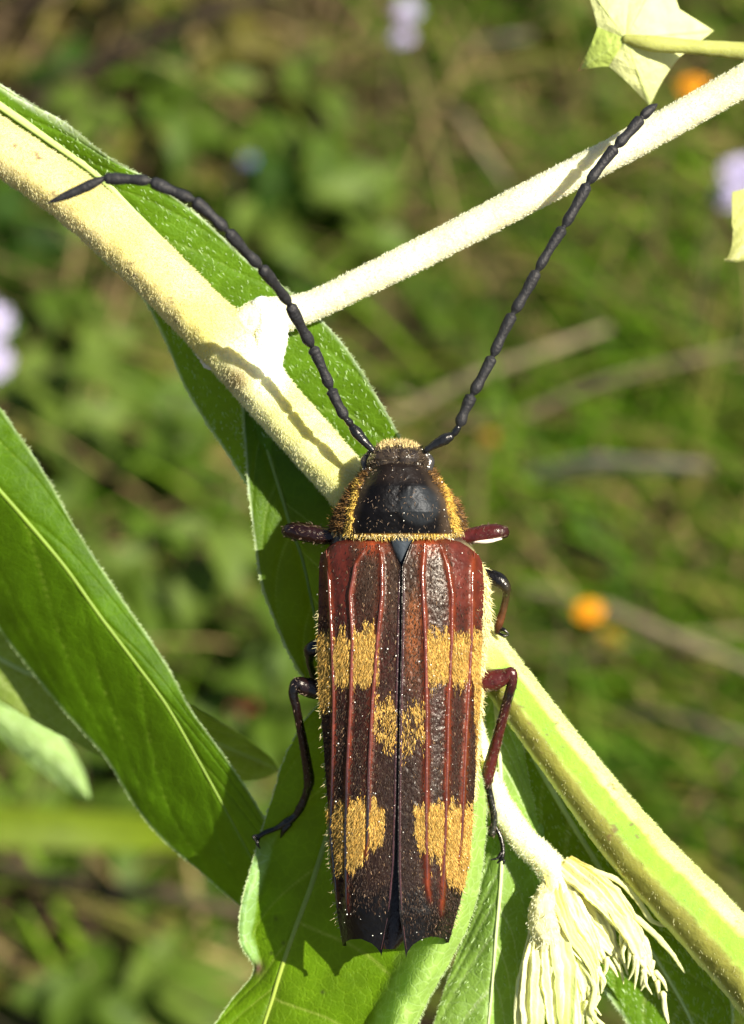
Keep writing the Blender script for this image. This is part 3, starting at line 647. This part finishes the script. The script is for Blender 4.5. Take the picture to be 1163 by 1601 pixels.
for k, (a, t_, b, bl, c0) in enumerate([((934, 42), (903, 111), (952, 104), 1.1, G_), ((952, 104), (1016, 166), (1064, 88), 1.15, W_c), ((1064, 88), (1116, 48), (1062, 14), .75, W_c),
                                    ((1062, 14), (1046, -70), (985, -30), 1.0, W_c), ((985, -30), (912, -30), (934, 42), 1.0, W_c)]):
    sepal(sc, a, t_, b, bl, c0, (.52, .62, .16), k + 1)
tube('calyx_stalk', M['stem'], plant, [(980, 61, -262, 8), (1005, 66, -256, 12), (1080, 73, -262, 12), (1163, 80, -270, 15), (1300, 95, -240, 17)], nring=24, seg=4, col=(.34, .35, .09), rough=1, rs=10)
if 0: tube('calyx_cup', M['petal'], plant, [(958, 62, -282, 8), (978, 62, -276, 16), (1004, 64, -274, 13)], nring=24, seg=3, col=(.66, .72, .34), rough=2, rs=14, flat=.6)
leaf('sepal', Z([(1145, 300), (1144, 340), (1146, 375), (1138, 402), (1133, 404)], -330), Z([(1185, 290), (1180, 340), (1172, 380), (1150, 402), (1133, 406)], -318), Z([(1230, 300), (1225, 345), (1200, 390), (1160, 408), (1134, 409)], -330),
     (.55, .56, .16), (.6, .6, .3), rib=0, nv=40, nu=21, seed=12, m='petal', label='yellowish curled sepal at the right edge')

# ------------------------------------------------------------------ the beetle
beetle = root('longhorn_beetle', Wd(L(np.array([625, 1100, -120.0])))); tag(beetle, 'brown and yellow banded longhorn beetle clinging head up to the stem', 'beetle')
DK = np.array((.010, .005, .0035)); BLK = np.array((.003, .0025, .0025)); RED = np.array((.080, .014, .008)); COSTA = np.array((.125, .021, .006))
GOLD = np.array((.66, .35, .055)); GBR = np.array((.055, .032, .018))
def I(xs_, ys_): return lambda y: np.interp(y, xs_, ys_)

# body core: head, thorax and abdomen in one skin
by = np.array([700, 715, 735, 760, 800, 835, 860, 900, 960, 1040, 1150, 1250, 1350, 1420, 1465, 1484])
bl = np.array([600, 583, 575, 560, 532, 522, 512, 510, 506, 504, 510, 520, 528, 552, 583, 598])
brr = np.array([650, 662, 671, 682, 712, 722, 742, 762, 766, 755, 749, 741, 727, 685, 640, 620])
yy = np.linspace(700, 1484, 170); th = np.linspace(0, 2 * np.pi, 48, endpoint=False)
lx, rx = np.interp(yy, by, bl), np.interp(yy, by, brr); cx_ = (lx + rx) / 2; hw = (rx - lx) / 2
tz = np.interp(yy, [700, 740, 800, 860, 1300, 1500], [-52, -45, -40, -42, -42, -52]); bz = np.interp(yy, [700, 760, 900, 1300, 1500], [-95, -112, -118, -118, -75])
P = np.zeros((170, 48, 3)); P[..., 0] = cx_[:, None] + hw[:, None] * np.cos(th); P[..., 1] = yy[:, None]
P[..., 2] = ((tz + bz) / 2)[:, None] + ((tz - bz) / 2)[:, None] * np.sin(th)
Pb = P.copy(); P = L(P)
C = mixc(GBR * .5, (.03, .010, .006), .5 + .5 * fbm(P, 20))
C = mixc(C, (.50, .46, .22), sstep(.55, .85, np.cos(th))[None] * sstep(840, 880, yy)[:, None] * sstep(1270, 1240, yy)[:, None] * np.ones_like(P[..., 0]))
gBody = Grid(P, C, wrap=True); body = gBody.obj('body', M['chitin'], beetle)
wsel = (sstep(.3, .7, np.cos(th))[None] * sstep(860, 890, yy)[:, None] * sstep(1260, 1220, yy)[:, None] * (np.sin(th) > -.6)[None])
p, N, t, c = gBody.scatter(4500, wsel); N = facing(N, p - np.array([L(np.array([625, 900, -80.]))[0], 0, -80 * 1.]) * np.array([1, 0, 1]) - p * np.array([0, 1, 0]))
hairs('side_hairs', body, p, N * .5 + np.array([.1, -1, .1]) + rng.normal(size=p.shape) * .3, rng.uniform(7, 14, len(p)), 1.6, np.array((.78, .68, .30)) * rng.uniform(.7, 1.1, (len(p), 1)), M['seta'])

# wing cases
def elytron(sg):
    nu, nv = 150, 420
    if sg < 0:
        inner = I([838, 845, 885, 1000, 1100, 1250, 1350, 1430, 1500], [607, 610, 627, 625, 622.5, 620, 617, 610, 595])
        outer = I([838, 855, 880, 920, 1000, 1100, 1250, 1350, 1430, 1480], [520, 503, 499, 498, 497, 501, 512, 517, 527, 536])
        costae = [([860, 900, 1000, 1100, 1200, 1300, 1420], [510, 514, 519, 522, 520, 517, 528]),
                  ([855, 880, 930, 1000, 1100, 1200, 1300, 1400, 1430], [572, 556, 547, 551, 548, 543, 540, 541, 543]),
                  ([850, 880, 930, 1000, 1100, 1200, 1300, 1350], [592, 597, 597, 590, 582, 577, 574, 572])]
        yend_u = ([0, .04, .14, .3, .55, .8, .93, 1], [1496, 1490, 1483, 1475, 1468, 1469, 1473, 1479])
    else:
        inner = I([838, 845, 885, 1000, 1100, 1250, 1350, 1430, 1500], [647, 644, 629, 627.5, 625, 622.5, 622, 625, 635])
        outer = I([838, 855, 880, 920, 1000, 1100, 1180, 1250, 1350, 1400, 1480], [722, 742, 754, 757, 753, 749, 745, 741, 732, 722, 700])
        costae = [([860, 900, 1000, 1100, 1200, 1300, 1400], [742, 738, 737, 731, 726, 722, 712]),
                  ([850, 880, 930, 1000, 1100, 1200, 1300, 1400, 1430], [688, 699, 707, 706, 701, 699, 696, 692, 690]),
                  ([850, 900, 1000, 1100, 1200, 1300, 1380, 1410], [664, 660, 665, 667, 667, 666, 668, 673])]
        yend_u = ([0, .05, .2, .4, .62, .85, 1], [1498, 1489, 1477, 1468, 1464, 1467, 1474])
    u = np.linspace(0, 1, nu); v = np.linspace(0, 1, nv)
    ys = np.interp(u, [0, .2, .6, .85, 1], [845, 840, 841, 847, 868]); ye = np.interp(u, *yend_u)
    Yg = ys[None] + v[:, None] * (ye - ys)[None]
    xi = inner(Yg); xo = outer(Yg); U = np.broadcast_to(u[None], Yg.shape); V_ = np.broadcast_to(v[:, None], Yg.shape)
    Xg = xi + (xo - xi) * U
    zt = np.interp(Yg, [838, 850, 880, 940, 1300, 1430, 1500], [-26, -12, -5, -1, 2, -4, -20])
    Zg_ = zt - 58 * U ** 3.4 - 5 * U
    cm = np.zeros_like(Xg); ends = [1420, 1430, 1350] if sg < 0 else [1360, 1430, 1410]
    for k, (cy, cxs) in enumerate(costae):
        x0 = np.interp(Yg, cy, cxs); on = sstep(cy[0] - 5, cy[0] + 20, Yg) * sstep(ends[k] + 12, ends[k] - 20, Yg)
        cm = np.maximum(cm, np.exp(-((Xg - x0 - .8 * vnoise(np.stack([Yg, Yg * 0 + k, Yg * 0], -1), 18)) / 4.2) ** 2) * on)
    redden = cm * 0  # reddish tone of the shell beside each ridge
    for k, (cy, cxs) in enumerate(costae): redden = np.maximum(redden, np.exp(-((Xg - np.interp(Yg, cy, cxs)) / 9) ** 2) * sstep(ends[k] + 12, ends[k] - 60, Yg))
    sut = np.exp(-((Xg - xi) / 2.6) ** 2); mar = np.exp(-((Xg - xo) / 3.5) ** 2)
    Pn = np.stack([Xg, Yg, Zg_], -1)
    Zg_ = Zg_ + cm * 3.5 + sut * 2.5 + mar * 2 + fbm(Pn, 5, 3) * .55 * (1 - cm) + 4 * np.exp(-((U - .86) / .14) ** 2 - ((Yg - 880) / 26) ** 2)
    n1 = fbm(Pn, 26, 5); n2 = fbm(Pn, 8, 6)
    # pattern ---------------------------------------------------------------
    front = sstep(1010, 930, Yg + 12 * n1)
    outerz = sstep(.50, .66, U + .05 * n1)
    C = mixc(DK * 1.6, RED * .6, np.clip(.35 + .4 * n1, 0, 1) * sstep(1260, 1000, Yg))
    C = mixc(C, RED, front * outerz * .95)
    C = mixc(C, np.array((.034, .019, .011)), front * (1 - outerz) * .8)
    if sg > 0: C = mixc(C, (.24, .07, .015), np.exp(-((Xg - 646 + 8 * n1) / 12) ** 2) * sstep(905, 965, Yg + 14 * n1) * sstep(1110, 980, Yg) * .7)
    C = mixc(C, (.20, .035, .010), front * sstep(880, 850, Yg) * np.exp(-((U - .28) / .2) ** 2))
    C = mixc(C, BLK, sstep(1370, 1410, Yg + 10 * n1))
    jag = 16 * n2 + 16 * n1 + 9 * vnoise(Pn * np.array([1, .2, 1]), 3.2, 8)
    if sg < 0:
        b1 = sstep(984, 992, Yg + jag + (590 - Xg) * -.06) * sstep(1066, 1056, Yg + jag - (Xg < 519) * 40) * sstep(594, 588, Xg)
        b1 = np.maximum(b1, sstep(1066, 1092, Yg + jag - (Xg - 585) * .6) * sstep(1168, 1140, Yg + jag - (Xg - 585) * .6) * sstep(580, 586, Xg) * sstep(624, 616, Xg + (1100 - Yg) * .15) * sstep(-.6, .4, n2) * .42)
        b2 = sstep(1256, 1264, Yg + jag) * sstep(1345 , 1334, Yg + jag + (Xg - 560) * .85 * (Xg > 535) - (Xg < 535) * 22) * sstep(603, 595, Xg + jag * .3)
    else:
        b1 = sstep(986, 996, Yg + jag) * sstep(1066, 1054, Yg + jag - (Xg > 741) * 60) * sstep(664, 670, Xg)
        b1 = np.maximum(b1, sstep(1074, 1108, Yg + jag + (665 - Xg) * -.6) * sstep(1184, 1150, Yg + jag + (665 - Xg) * -.3) * sstep(668, 662, Xg) * sstep(-.6, .4, n2) * .40)
        b1 = np.maximum(b1, sstep(742, 747, Xg) * sstep(990, 1010, Yg) * sstep(1250, 1225, Yg))
        b2 = sstep(1256, 1264, Yg + jag + np.abs(Xg - 690) * -.10) * sstep(1372, 1360, Yg + jag - (Xg - 700) * .55 + 20 * (Xg < 690)) * sstep(646, 656, Xg + jag * .3)
    band = np.clip(np.maximum(b1, b2), 0, 1)
    kw = np.hanning(17); kw /= kw.sum(); bp = np.pad(band, ((8, 8), (0, 0)), mode='edge')
    band = sum(kw[q] * bp[q:q + nv] for q in range(17)); kw = np.array([.25, .5, .25]); bp = np.pad(band, ((0, 0), (1, 1)), mode='edge'); band = sum(kw[q] * bp[:, q:q + nu] for q in range(3))
    C = mixc(C, GOLD * .55, band ** 1.5 * .8 * (.7 + .3 * sstep(-.3, .3, n2)))
    cc = mixc(COSTA, RED * .6, sstep(1150, 1380, Yg) * (.75 if sg < 0 else .25))
    C = mixc(C, cc * .6, redden * .55 * (1 - band)); C = mixc(C, cc, cm * .95); C = mixc(C, BLK, sut * .9); 
    C = mixc(C, RED * 1.2, mar * .6 * sstep(1250, 1000, Yg))
    g = Grid(L(np.stack([Xg, Yg, Zg_], -1)), C); o = g.obj('elytron', M['shell'], beetle)
    def rib_at(xf, y0, y1, r0, colf, nm):
        yv = np.linspace(y0, y1, 60); xv = xf(yv); pts = []
        for x_, y_ in zip(xv, yv):
            i = np.argmin((Xg - x_) ** 2 + (Yg - y_) ** 2); pts.append(Zg_.flat[i])
        pts = np.array(pts); pts = np.convolve(np.pad(pts, 3, mode='edge'), np.ones(7) / 7, 'valid')
        tp = np.clip(np.minimum((yv - y0) / 35, (y1 - yv) / 70), .1, 1) ** .7
        q = np.stack([xv, yv, pts - .6], -1); gr = tube_grid(np.c_[L(q), r0 * tp], nring=18, seg=3, rough=.6, rs=9, flat=.75)
        gr.C = np.broadcast_to(colf(CY - gr.P[..., 1:2]), gr.P.shape) * (1 + .25 * fbm(gr.P, 12)[..., None]); gr.obj(nm, M['ridge'], o)
    for k, (cy, cxs) in enumerate(costae):
        rib_at(lambda y: np.interp(y, cy, cxs), cy[0], ends[k], 2.5, lambda y: COSTA * (1 - .97 * sstep(1100, 1290, y) * (1 if sg < 0 else .35)) + .002, 'ridge')
    rib_at(lambda y: inner(y) + sg * 2.6, 890, 1484, 2.1, lambda y: BLK * 1.5 + RED * .45, 'suture_ridge')
    # downward folded rim gives the shell real thickness
    rim = []
    for k in range(5): 
        f = k / 4; q = np.stack([Xg[:, -1] - sg * 1.5 * f * 4, Yg[:, -1], Zg_[:, -1] - 16 * f], -1); rim.append(q)
    Grid(L(np.stack(rim, 1)), mixc(DK, GOLD * .6, sstep(990, 1020, Yg[:, -1]) * sstep(1250 if sg > 0 else 1060, 1230 if sg > 0 else 1050, Yg[:, -1]))[:, None]).obj('elytron_rim', M['shell'], o)
    e = [np.stack([Xg[-1], Yg[-1] - .6 * f, Zg_[-1] - 9 * f], -1) for f in (0, .5, 1)]
    Grid(L(np.stack(e, 0)), RED * .4).obj('elytron_rim', M['shell'], o)
    dn = np.array([0, -1.0, 0])
    up = np.array([0, 0, 1.0])
    wg = band * np.clip(1 - cm * 1.25, 0, 1) * (1 - sut) * (.45 + .55 * sstep(-.35, .15, n2))
    p, N, t, c = g.scatter(12500, wg + 1e-9); N = facing(N, up)
    hairs('gold_hairs', o, p + N * .2, N * .26 + dn + rng.normal(size=p.shape) * .17 + np.array([[.35, 0, 0]]) * vnoise(p, 30, 4)[:, None], rng.uniform(5, 9, len(p)), 1.05, GOLD * rng.uniform(.25, 1.1, (len(p), 1)) * (1 + rng.random((len(p), 1)) * np.array([0, .25, 1.0])), M['seta'])
    wb = (1 - band) * np.clip(1 - cm * 1.3, 0, 1) * (1 - sut) * (1 - .9 * front * outerz) * sstep(1440, 1380, Yg - 40 * (sg > 0))
    p, N, t, c = g.scatter(6500, wb + 1e-9); N = facing(N, up)
    cb = np.where(rng.random((len(p), 1)) < .05, np.array([[.20, .12, .06]]), np.array([[.030, .015, .008]])) * rng.uniform(.5, 1.4, (len(p), 1))
    hairs('brown_hairs', o, p + N * .2, N * .22 + dn + rng.normal(size=p.shape) * .3, rng.uniform(3, 6, len(p)), 1.0, cb, M['seta'])
    # fringe along the outer edge
    k = rng.integers(0, nv, 150); q = np.stack([Xg[k, -1], Yg[k, -1], Zg_[k, -1]], -1)
    keep = (q[:, 1] > 950) & (q[:, 1] < 1450); q = q[keep]
    hairs('fringe_hairs', o, L(q), np.array([sg * 1.0, -.7, .2]) + rng.normal(size=q.shape) * .3, rng.uniform(5, 10, len(q)), 1.2, np.array((.50, .42, .20)), M['seta'])
    return g, o
gL, eL = elytron(-1); gR, eR = elytron(1)
# white specks added to stand in for tiny glints on the shell
def glints(grid, n, parent, rmin=.8, rmax=1.9):
    p, N, t, c = grid.scatter(n); N = facing(N, np.array([0, 0, 1.0])); r = (rmin + (rmax - rmin) * rng.random(n) ** 3)[:, None]
    ico = np.array([(0, 0, 1), (0, 0, -1), (1, 0, 0), (-1, 0, 0), (0, 1, 0), (0, -1, 0)], float)
    Fo = np.array([(0, 2, 4), (0, 4, 3), (0, 3, 5), (0, 5, 2), (1, 4, 2), (1, 3, 4), (1, 5, 3), (1, 2, 5)])
    V = (p + N * (r + 3))[:, None] + ico[None] * r[:, None]
    o = build('glint_specks', Wd(V.reshape(-1, 3)), (np.arange(n)[:, None, None] * 6 + Fo).reshape(-1, 3), M['glint'], parent); o['kind'] = 'stuff'
glints(gL, 70, eL, .6, 1.6); glints(gR, 90, eR, .6, 1.6)

# pronotum
nv, nu = 150, 181; yy = np.linspace(722, 841, nv); u = np.linspace(-1, 1, nu)
lx = np.interp(yy, [722, 735, 750, 770, 790, 810, 826, 836, 841], [574, 566, 556, 541, 528, 519, 514, 516, 524])
rx = np.interp(yy, [722, 735, 750, 770, 790, 810, 826, 836, 841], [668, 679, 690, 706, 720, 727, 730, 728, 720])
cx_ = (lx + rx) / 2; hw = (rx - lx) / 2
Xg = cx_[:, None] + hw[:, None] * u[None]; Yg = yy[:, None] + 0 * u[None]; 
Yg = Yg + 4 * (1 - np.cos(u * 1.6))[None] * -1 * sstep(800, 840, yy)[:, None]
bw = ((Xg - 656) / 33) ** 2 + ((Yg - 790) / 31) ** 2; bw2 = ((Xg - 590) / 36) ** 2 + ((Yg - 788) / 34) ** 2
Zg_ = np.interp(Yg, [718, 730, 760, 800, 835, 842], [-26, -12, 0, 4, -6, -16]) - 74 * np.abs(u[None]) ** 3.3
Zg_ = Zg_ + 2.5 * np.exp(-bw ** 2 * .9) + 1.5 * np.exp(-bw2 ** 2) - 1.2 * np.exp(-((Xg - 622) / 8) ** 2) * sstep(750, 775, Yg)
stL = np.interp(Yg, [735, 760, 800, 838], [566, 556, 548, 541]); stR = np.interp(Yg, [730, 750, 790, 838], [676, 690, 704, 714])
st = np.maximum(np.exp(-((Xg - stL + 3 * vnoise(np.stack([Yg] * 3, -1), 14)) / 5) ** 4), np.exp(-((Xg - stR + 3 * vnoise(np.stack([Yg] * 3, -1), 14)) / 6) ** 4)) * sstep(738, 752, Yg)
st = np.maximum(st, sstep(833, 838, Yg)); Pn = np.stack([Xg, Yg, Zg_], -1)
Zg_ = Zg_ + fbm(Pn, 6, 3) * .6
C = mixc(BLK, (.045, .030, .018), sstep(.55, .75, np.abs(u[None])) + 0 * Yg); C = mixc(C, (.018, .020, .021), np.exp(-bw ** 6) * .8); C = mixc(C, GOLD * .7, st * .85)  # sky reflection painted as a round grey patch right of centre
C = mixc(C, (.012, .008, .006), sstep(762, 745, Yg) * .8 * (1 - st))
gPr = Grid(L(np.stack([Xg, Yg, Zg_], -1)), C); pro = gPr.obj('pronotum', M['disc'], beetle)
up = np.array([0, 0, 1.0])
p, N, t, c = gPr.scatter(1800, st); N = facing(N, up)
hairs('gold_hairs', pro, p, N * .6 + np.array([0, -.9, 0]) + rng.normal(size=p.shape) * .45, rng.uniform(4, 7.5, len(p)), 1.4, np.array((.62, .40, .07)) * rng.uniform(.4, 1.2, (len(p), 1)), M['seta'])
p, N, t, c = gPr.scatter(1500, sstep(.72, .85, np.abs(u[None])) * (1 - st) + .0); N = facing(N, up)
hairs('side_hairs', pro, p, N * .8 + np.sign(p[:, 0:1] - 41) * np.array([[.7, -.3, 0]]) + rng.normal(size=p.shape) * .45, rng.uniform(4, 9, len(p)), 1.2, np.array((.12, .06, .016)) * rng.uniform(.2, 2.2, (len(p), 1)), M['seta'])
n = 380; xx = rng.uniform(518, 728, n); q = np.stack([xx, np.interp(xx, [518, 560, 625, 690, 728], [832, 836, 836, 836, 832]) + rng.normal(0, 2, n), -8 - 66 * np.abs((xx - 622) / 106) ** 2.8], -1)
hairs('collar_fringe', pro, L(q), np.array([0, -.8, .5]) + rng.normal(size=(n, 3)) * .5, rng.uniform(4, 9, n), 1.5, np.array((.74, .58, .26)) * rng.uniform(.3, 1.2, (n, 1)), M['seta'])
p, N, t, c = gPr.scatter(400, 1 - st); N = facing(N, up)
hairs('brown_hairs', pro, p, N * .5 + np.array([0, -.9, 0]) + rng.normal(size=p.shape) * .5, rng.uniform(3, 6, len(p)), 1.0, np.array((.12, .08, .05)), M['seta'])
glints(gPr, 22, pro, .6, 1.5)

# head
nv, nu = 90, 101; yy = np.linspace(691, 733, nv); u = np.linspace(-1, 1, nu)
hwv = np.interp(yy, [691, 695, 703, 712, 722, 733], [28, 39, 47, 53, 57, 56]); Xg = 621 + hwv[:, None] * u[None]; Yg = yy[:, None] + 5 * np.abs(u[None]) ** 2
Zg_ = np.interp(yy, [691, 694, 702, 715, 733], [-60, -40, -22, -16, -22])[:, None] - 50 * np.abs(u[None]) ** 3.2 - 4 * np.exp(-((Xg - 621) / 4) ** 2) + 6 * np.exp(-(((np.abs(Xg - 621) - 34) / 9) ** 2 + ((Yg - 706) / 9) ** 2))
Pn = np.stack([Xg, Yg, Zg_], -1); Zg_ = Zg_ + fbm(Pn, 6, 2) * 1.0
gH = Grid(L(np.stack([Xg, Yg, Zg_], -1)), mixc((.012, .008, .006), (.035, .024, .015), np.clip(.5 + fbm(Pn, 9, 3), 0, 1))); head = gH.obj('head', M['chitin'], beetle)
p, N, t, c = gH.scatter(900, sstep(701, 693, yy)[:, None] * sstep(.85, .6, np.abs(u))[None]); N = facing(N, up)
hairs('gold_hairs', head, p, N * .6 + np.array([0, .8, 0]) + rng.normal(size=p.shape) * .5, rng.uniform(4, 8, len(p)), 1.4, np.array((.56, .42, .17)) * rng.uniform(.5, 1.3, (len(p), 1)), M['seta'])
p, N, t, c = gH.scatter(500); N = facing(N, up)
hairs('brown_hairs', head, p, N * .5 + np.array([0, .6, 0]) + rng.normal(size=p.shape) * .5, rng.uniform(3, 7, len(p)), 1.1, np.array((.10, .07, .04)), M['seta'])
glints(gH, 20, head)
for sx in (573, 669):
    tube('eye', M['chitin'], head, [(sx + (5 if sx < 600 else -5), 711, -60, 7), (sx, 721, -62, 10.5), (sx + (1 if sx < 600 else -1), 732, -58, 9)], nring=24, seg=2, col=(.03, .028, .025))

# scutellum
tri = []
nv, nu = 30, 25
v = np.linspace(0, 1, nv); u = np.linspace(-1, 1, nu)
Yg = (838 + 48 * v)[:, None] + 0 * u[None]; Xg = 628 + (18 * (1 - v) ** .75 + .4)[:, None] * u[None]; Zg_ = -9 - 5 * u[None] ** 2 - 4 * v[:, None] + 0 * Xg
Grid(L(np.stack([Xg, Yg, Zg_], -1)), (.035, .042, .048)).obj('scutellum', M['disc'], beetle)

# antennae
AC = np.array((.016, .016, .017))
def antenna(j, z, scape_r):
    j = np.array(j, float); zz = np.interp(np.arange(len(j)), np.linspace(0, len(j) - 1, len(z)), z)
    o = bpy.data.objects.new('antenna', None); COL.objects.link(o); o.parent = beetle; o.empty_display_size = .1
    for k in range(len(j) - 1):
        a = np.r_[j[k], zz[k]]; b = np.r_[j[k + 1], zz[k + 1]]; d = b - a; last = k == len(j) - 2
        if k == 0: prof = [(0, 5), (.12, 5.5), (.5, 7.8), (.8, 9), (.95, 7)]
        elif k == 1: prof = [(0.1, 4.5), (.5, 6), (.9, 5)]
        elif last: prof = [(0.02, 4.6), (.12, 6.6), (.5, 7.6), (.85, 4.5), (1, 1.4)]
        else: prof = [(0.02, 4.4), (.06, 6.2), (.45, 7.4), (.84, 9.0), (.94, 8.4), (.975, 6.0), (.99, 4.0)]
        off = np.array([-d[1], d[0], 0]) / np.hypot(d[0], d[1]) * (1.0 if k % 2 else -1.0)
        pts = [(*(a + d * f + off * math.sin(f * 3.14) * .8), r_ * random.uniform(.95, 1.05)) for f, r_ in prof]
        g_ = tube_grid(np.c_[L(np.array(pts)[:, :3]), np.array(pts)[:, 3]], nring=22, seg=1.8, rough=.7, rs=4)
        g_.C = np.broadcast_to(AC * (1.0 if k > 1 else .5), g_.P.shape) * (1 + .4 * fbm(g_.P, 7)[..., None])
        sg_ = g_.obj('antenna_segment', M['antenna'] if k > 1 else M['chitin'], o)
    return o
antenna([(582, 703), (550, 667), (541, 655), (517, 608), (488, 542), (453, 476), (408, 418), (355, 361), (302, 312), (235, 283), (162, 279), (76, 317)], [-40, -36, -28, -15, 10, 70, 150, 200, 215, 215, 210, 205], 8)
antenna([(667, 703), (705, 682), (717, 667), (738, 617), (770, 557), (802, 490), (840, 423), (881, 355), (919, 287), (963, 229), (1003, 184), (1027, 163)], [-40, -28, -22, -20, -25, -45], 8)

# legs
RB = np.array((.065, .010, .008))
def leg(segs, colr, claws=None, hairsn=0):
    """one skin through femur, tibia and tarsus"""
    pts = np.array(segs, float); g_ = tube_grid(np.c_[L(pts[:, :3]), pts[:, 3]], nring=28, seg=1.8, rough=.8, rs=6)
    f = np.linspace(0, 1, len(g_.P)); cf = np.stack([np.interp(f, [c_[0] for c_ in colr], [c_[1][k] for c_ in colr]) for k in range(3)], -1)
    g_.C = cf[:, None] * (1 + .3 * fbm(g_.P, 8)[..., None]); o = g_.obj('leg', M['chitin'], beetle)
    for c_ in claws or []: tube('claw', M['chitin'], o, c_, nring=10, seg=1.5, col=BLK)
    if hairsn:
        p, N, t, c = g_.scatter(hairsn); N = facing(N, up)
        hairs('leg_hairs', o, p, N * .4 + t + rng.normal(size=p.shape) * .4, rng.uniform(3, 7, len(p)), 1.0, np.array((.12, .08, .05)), M['seta'])
    return o
leg([(540, 838, -85, 12), (510, 838, -88, 14), (480, 833, -90, 15), (462, 830, -92, 14), (452, 830, -98, 12), (455, 834, -125, 7), (462, 840, -160, 6)], [(0, RB * .2), (.5, RB * .1), (.8, BLK)], hairsn=200)  # shading of this left leg is put into its darker colour
leg([(700, 838, -80, 11), (735, 838, -78, 13), (760, 834, -74, 14), (778, 831, -72, 12), (786, 832, -76, 10.5), (783, 836, -92, 6), (770, 838, -120, 5)], [(0, RB), (.5, RB * .9), (.7, BLK), (1, BLK)], hairsn=250)
tube('pale_edge', M['chitin'], beetle, [(742, 846, -70, 3), (762, 846, -66, 3.6), (783, 842, -66, 2.2)], nring=12, seg=2, col=(.75, .62, .48))
leg([(515, 1010, -100, 12), (498, 1012, -100, 14), (488, 1016, -102, 13), (484, 1028, -112, 8), (488, 1050, -140, 6), (494, 1072, -158, 5)], [(0, BLK), (1, BLK)])
leg([(740, 900, -95, 12), (765, 902, -92, 13), (782, 909, -88, 12), (790, 918, -86, 9), (791, 930, -94, 6.5), (786, 955, -106, 6.2), (779, 978, -116, 7), (777, 988, -120, 5)],
    [(0, BLK), (.35, BLK), (.5, (.04, .03, .01)), (.8, (.09, .03, .01)), (1, BLK)], [[(778, 986, -118, 3), (786, 984, -114, 3.4), (794, 990, -112, 1.5)], [(779, 990, -118, 2.5), (788, 994, -116, 2.5), (795, 993, -116, 1)]])
leg([(530, 1082, -100, 15), (500, 1078, -98, 17), (478, 1074, -94, 15), (464, 1070, -90, 11), (459, 1080, -90, 8.5), (463, 1105, -98, 7), (472, 1150, -126, 7.2), (480, 1195, -156, 8.4), (483, 1222, -178, 9), (479, 1240, -194, 6.5),
     (470, 1262, -208, 7), (461, 1276, -216, 6), (448, 1286, -222, 7.5), (432, 1295, -228, 4.5), (412, 1303, -232, 4.5), (403, 1309, -234, 4)], [(0, RB * .4), (.2, BLK), (.5, RB * .25), (.8, BLK), (1, BLK)],
    [[(404, 1307, -233, 3.5), (396, 1308, -231, 2.6), (401, 1316, -228, 1.2)], [(404, 1310, -233, 3.5), (402, 1318, -228, 3), (406, 1326, -230, 1.4)], [(452, 1288, -220, 6), (444, 1298, -224, 5), (439, 1309, -230, 1.5)]], 300)
leg([(720, 1072, -92, 15), (752, 1066, -90, 18), (775, 1062, -84, 17), (792, 1056, -78, 12), (799, 1052, -74, 9.5), (801, 1062, -76, 8.5), (796, 1085, -86, 8), (784, 1130, -104, 8.2), (773, 1170, -120, 9), (764, 1205, -134, 10.5), (761, 1222, -140, 9.5),
     (764, 1232, -146, 6.2), (768, 1252, -150, 6), (773, 1272, -152, 6.8), (772, 1288, -152, 5.5), (769, 1302, -153, 7)],
    [(0, RB), (.25, RB * .8), (.34, BLK), (.42, RB * .6), (.7, RB), (.78, BLK), (1, (.02, .02, .012))],
    [[(773, 1290, -152, 3.5), (781, 1305, -150, 3.4), (786, 1325, -148, 3.6), (784, 1342, -146, 3.4), (778, 1349, -146, 1.6)], [(785, 1332, -147, 3), (777, 1342, -144, 2.2), (768, 1344, -142, 1.0)], [(782, 1340, -148, 2.6), (788, 1347, -146, 2.2), (786, 1351, -146, 1)]], 500)

for o in bpy.data.objects:
    if '_base' in o: del o['_base']
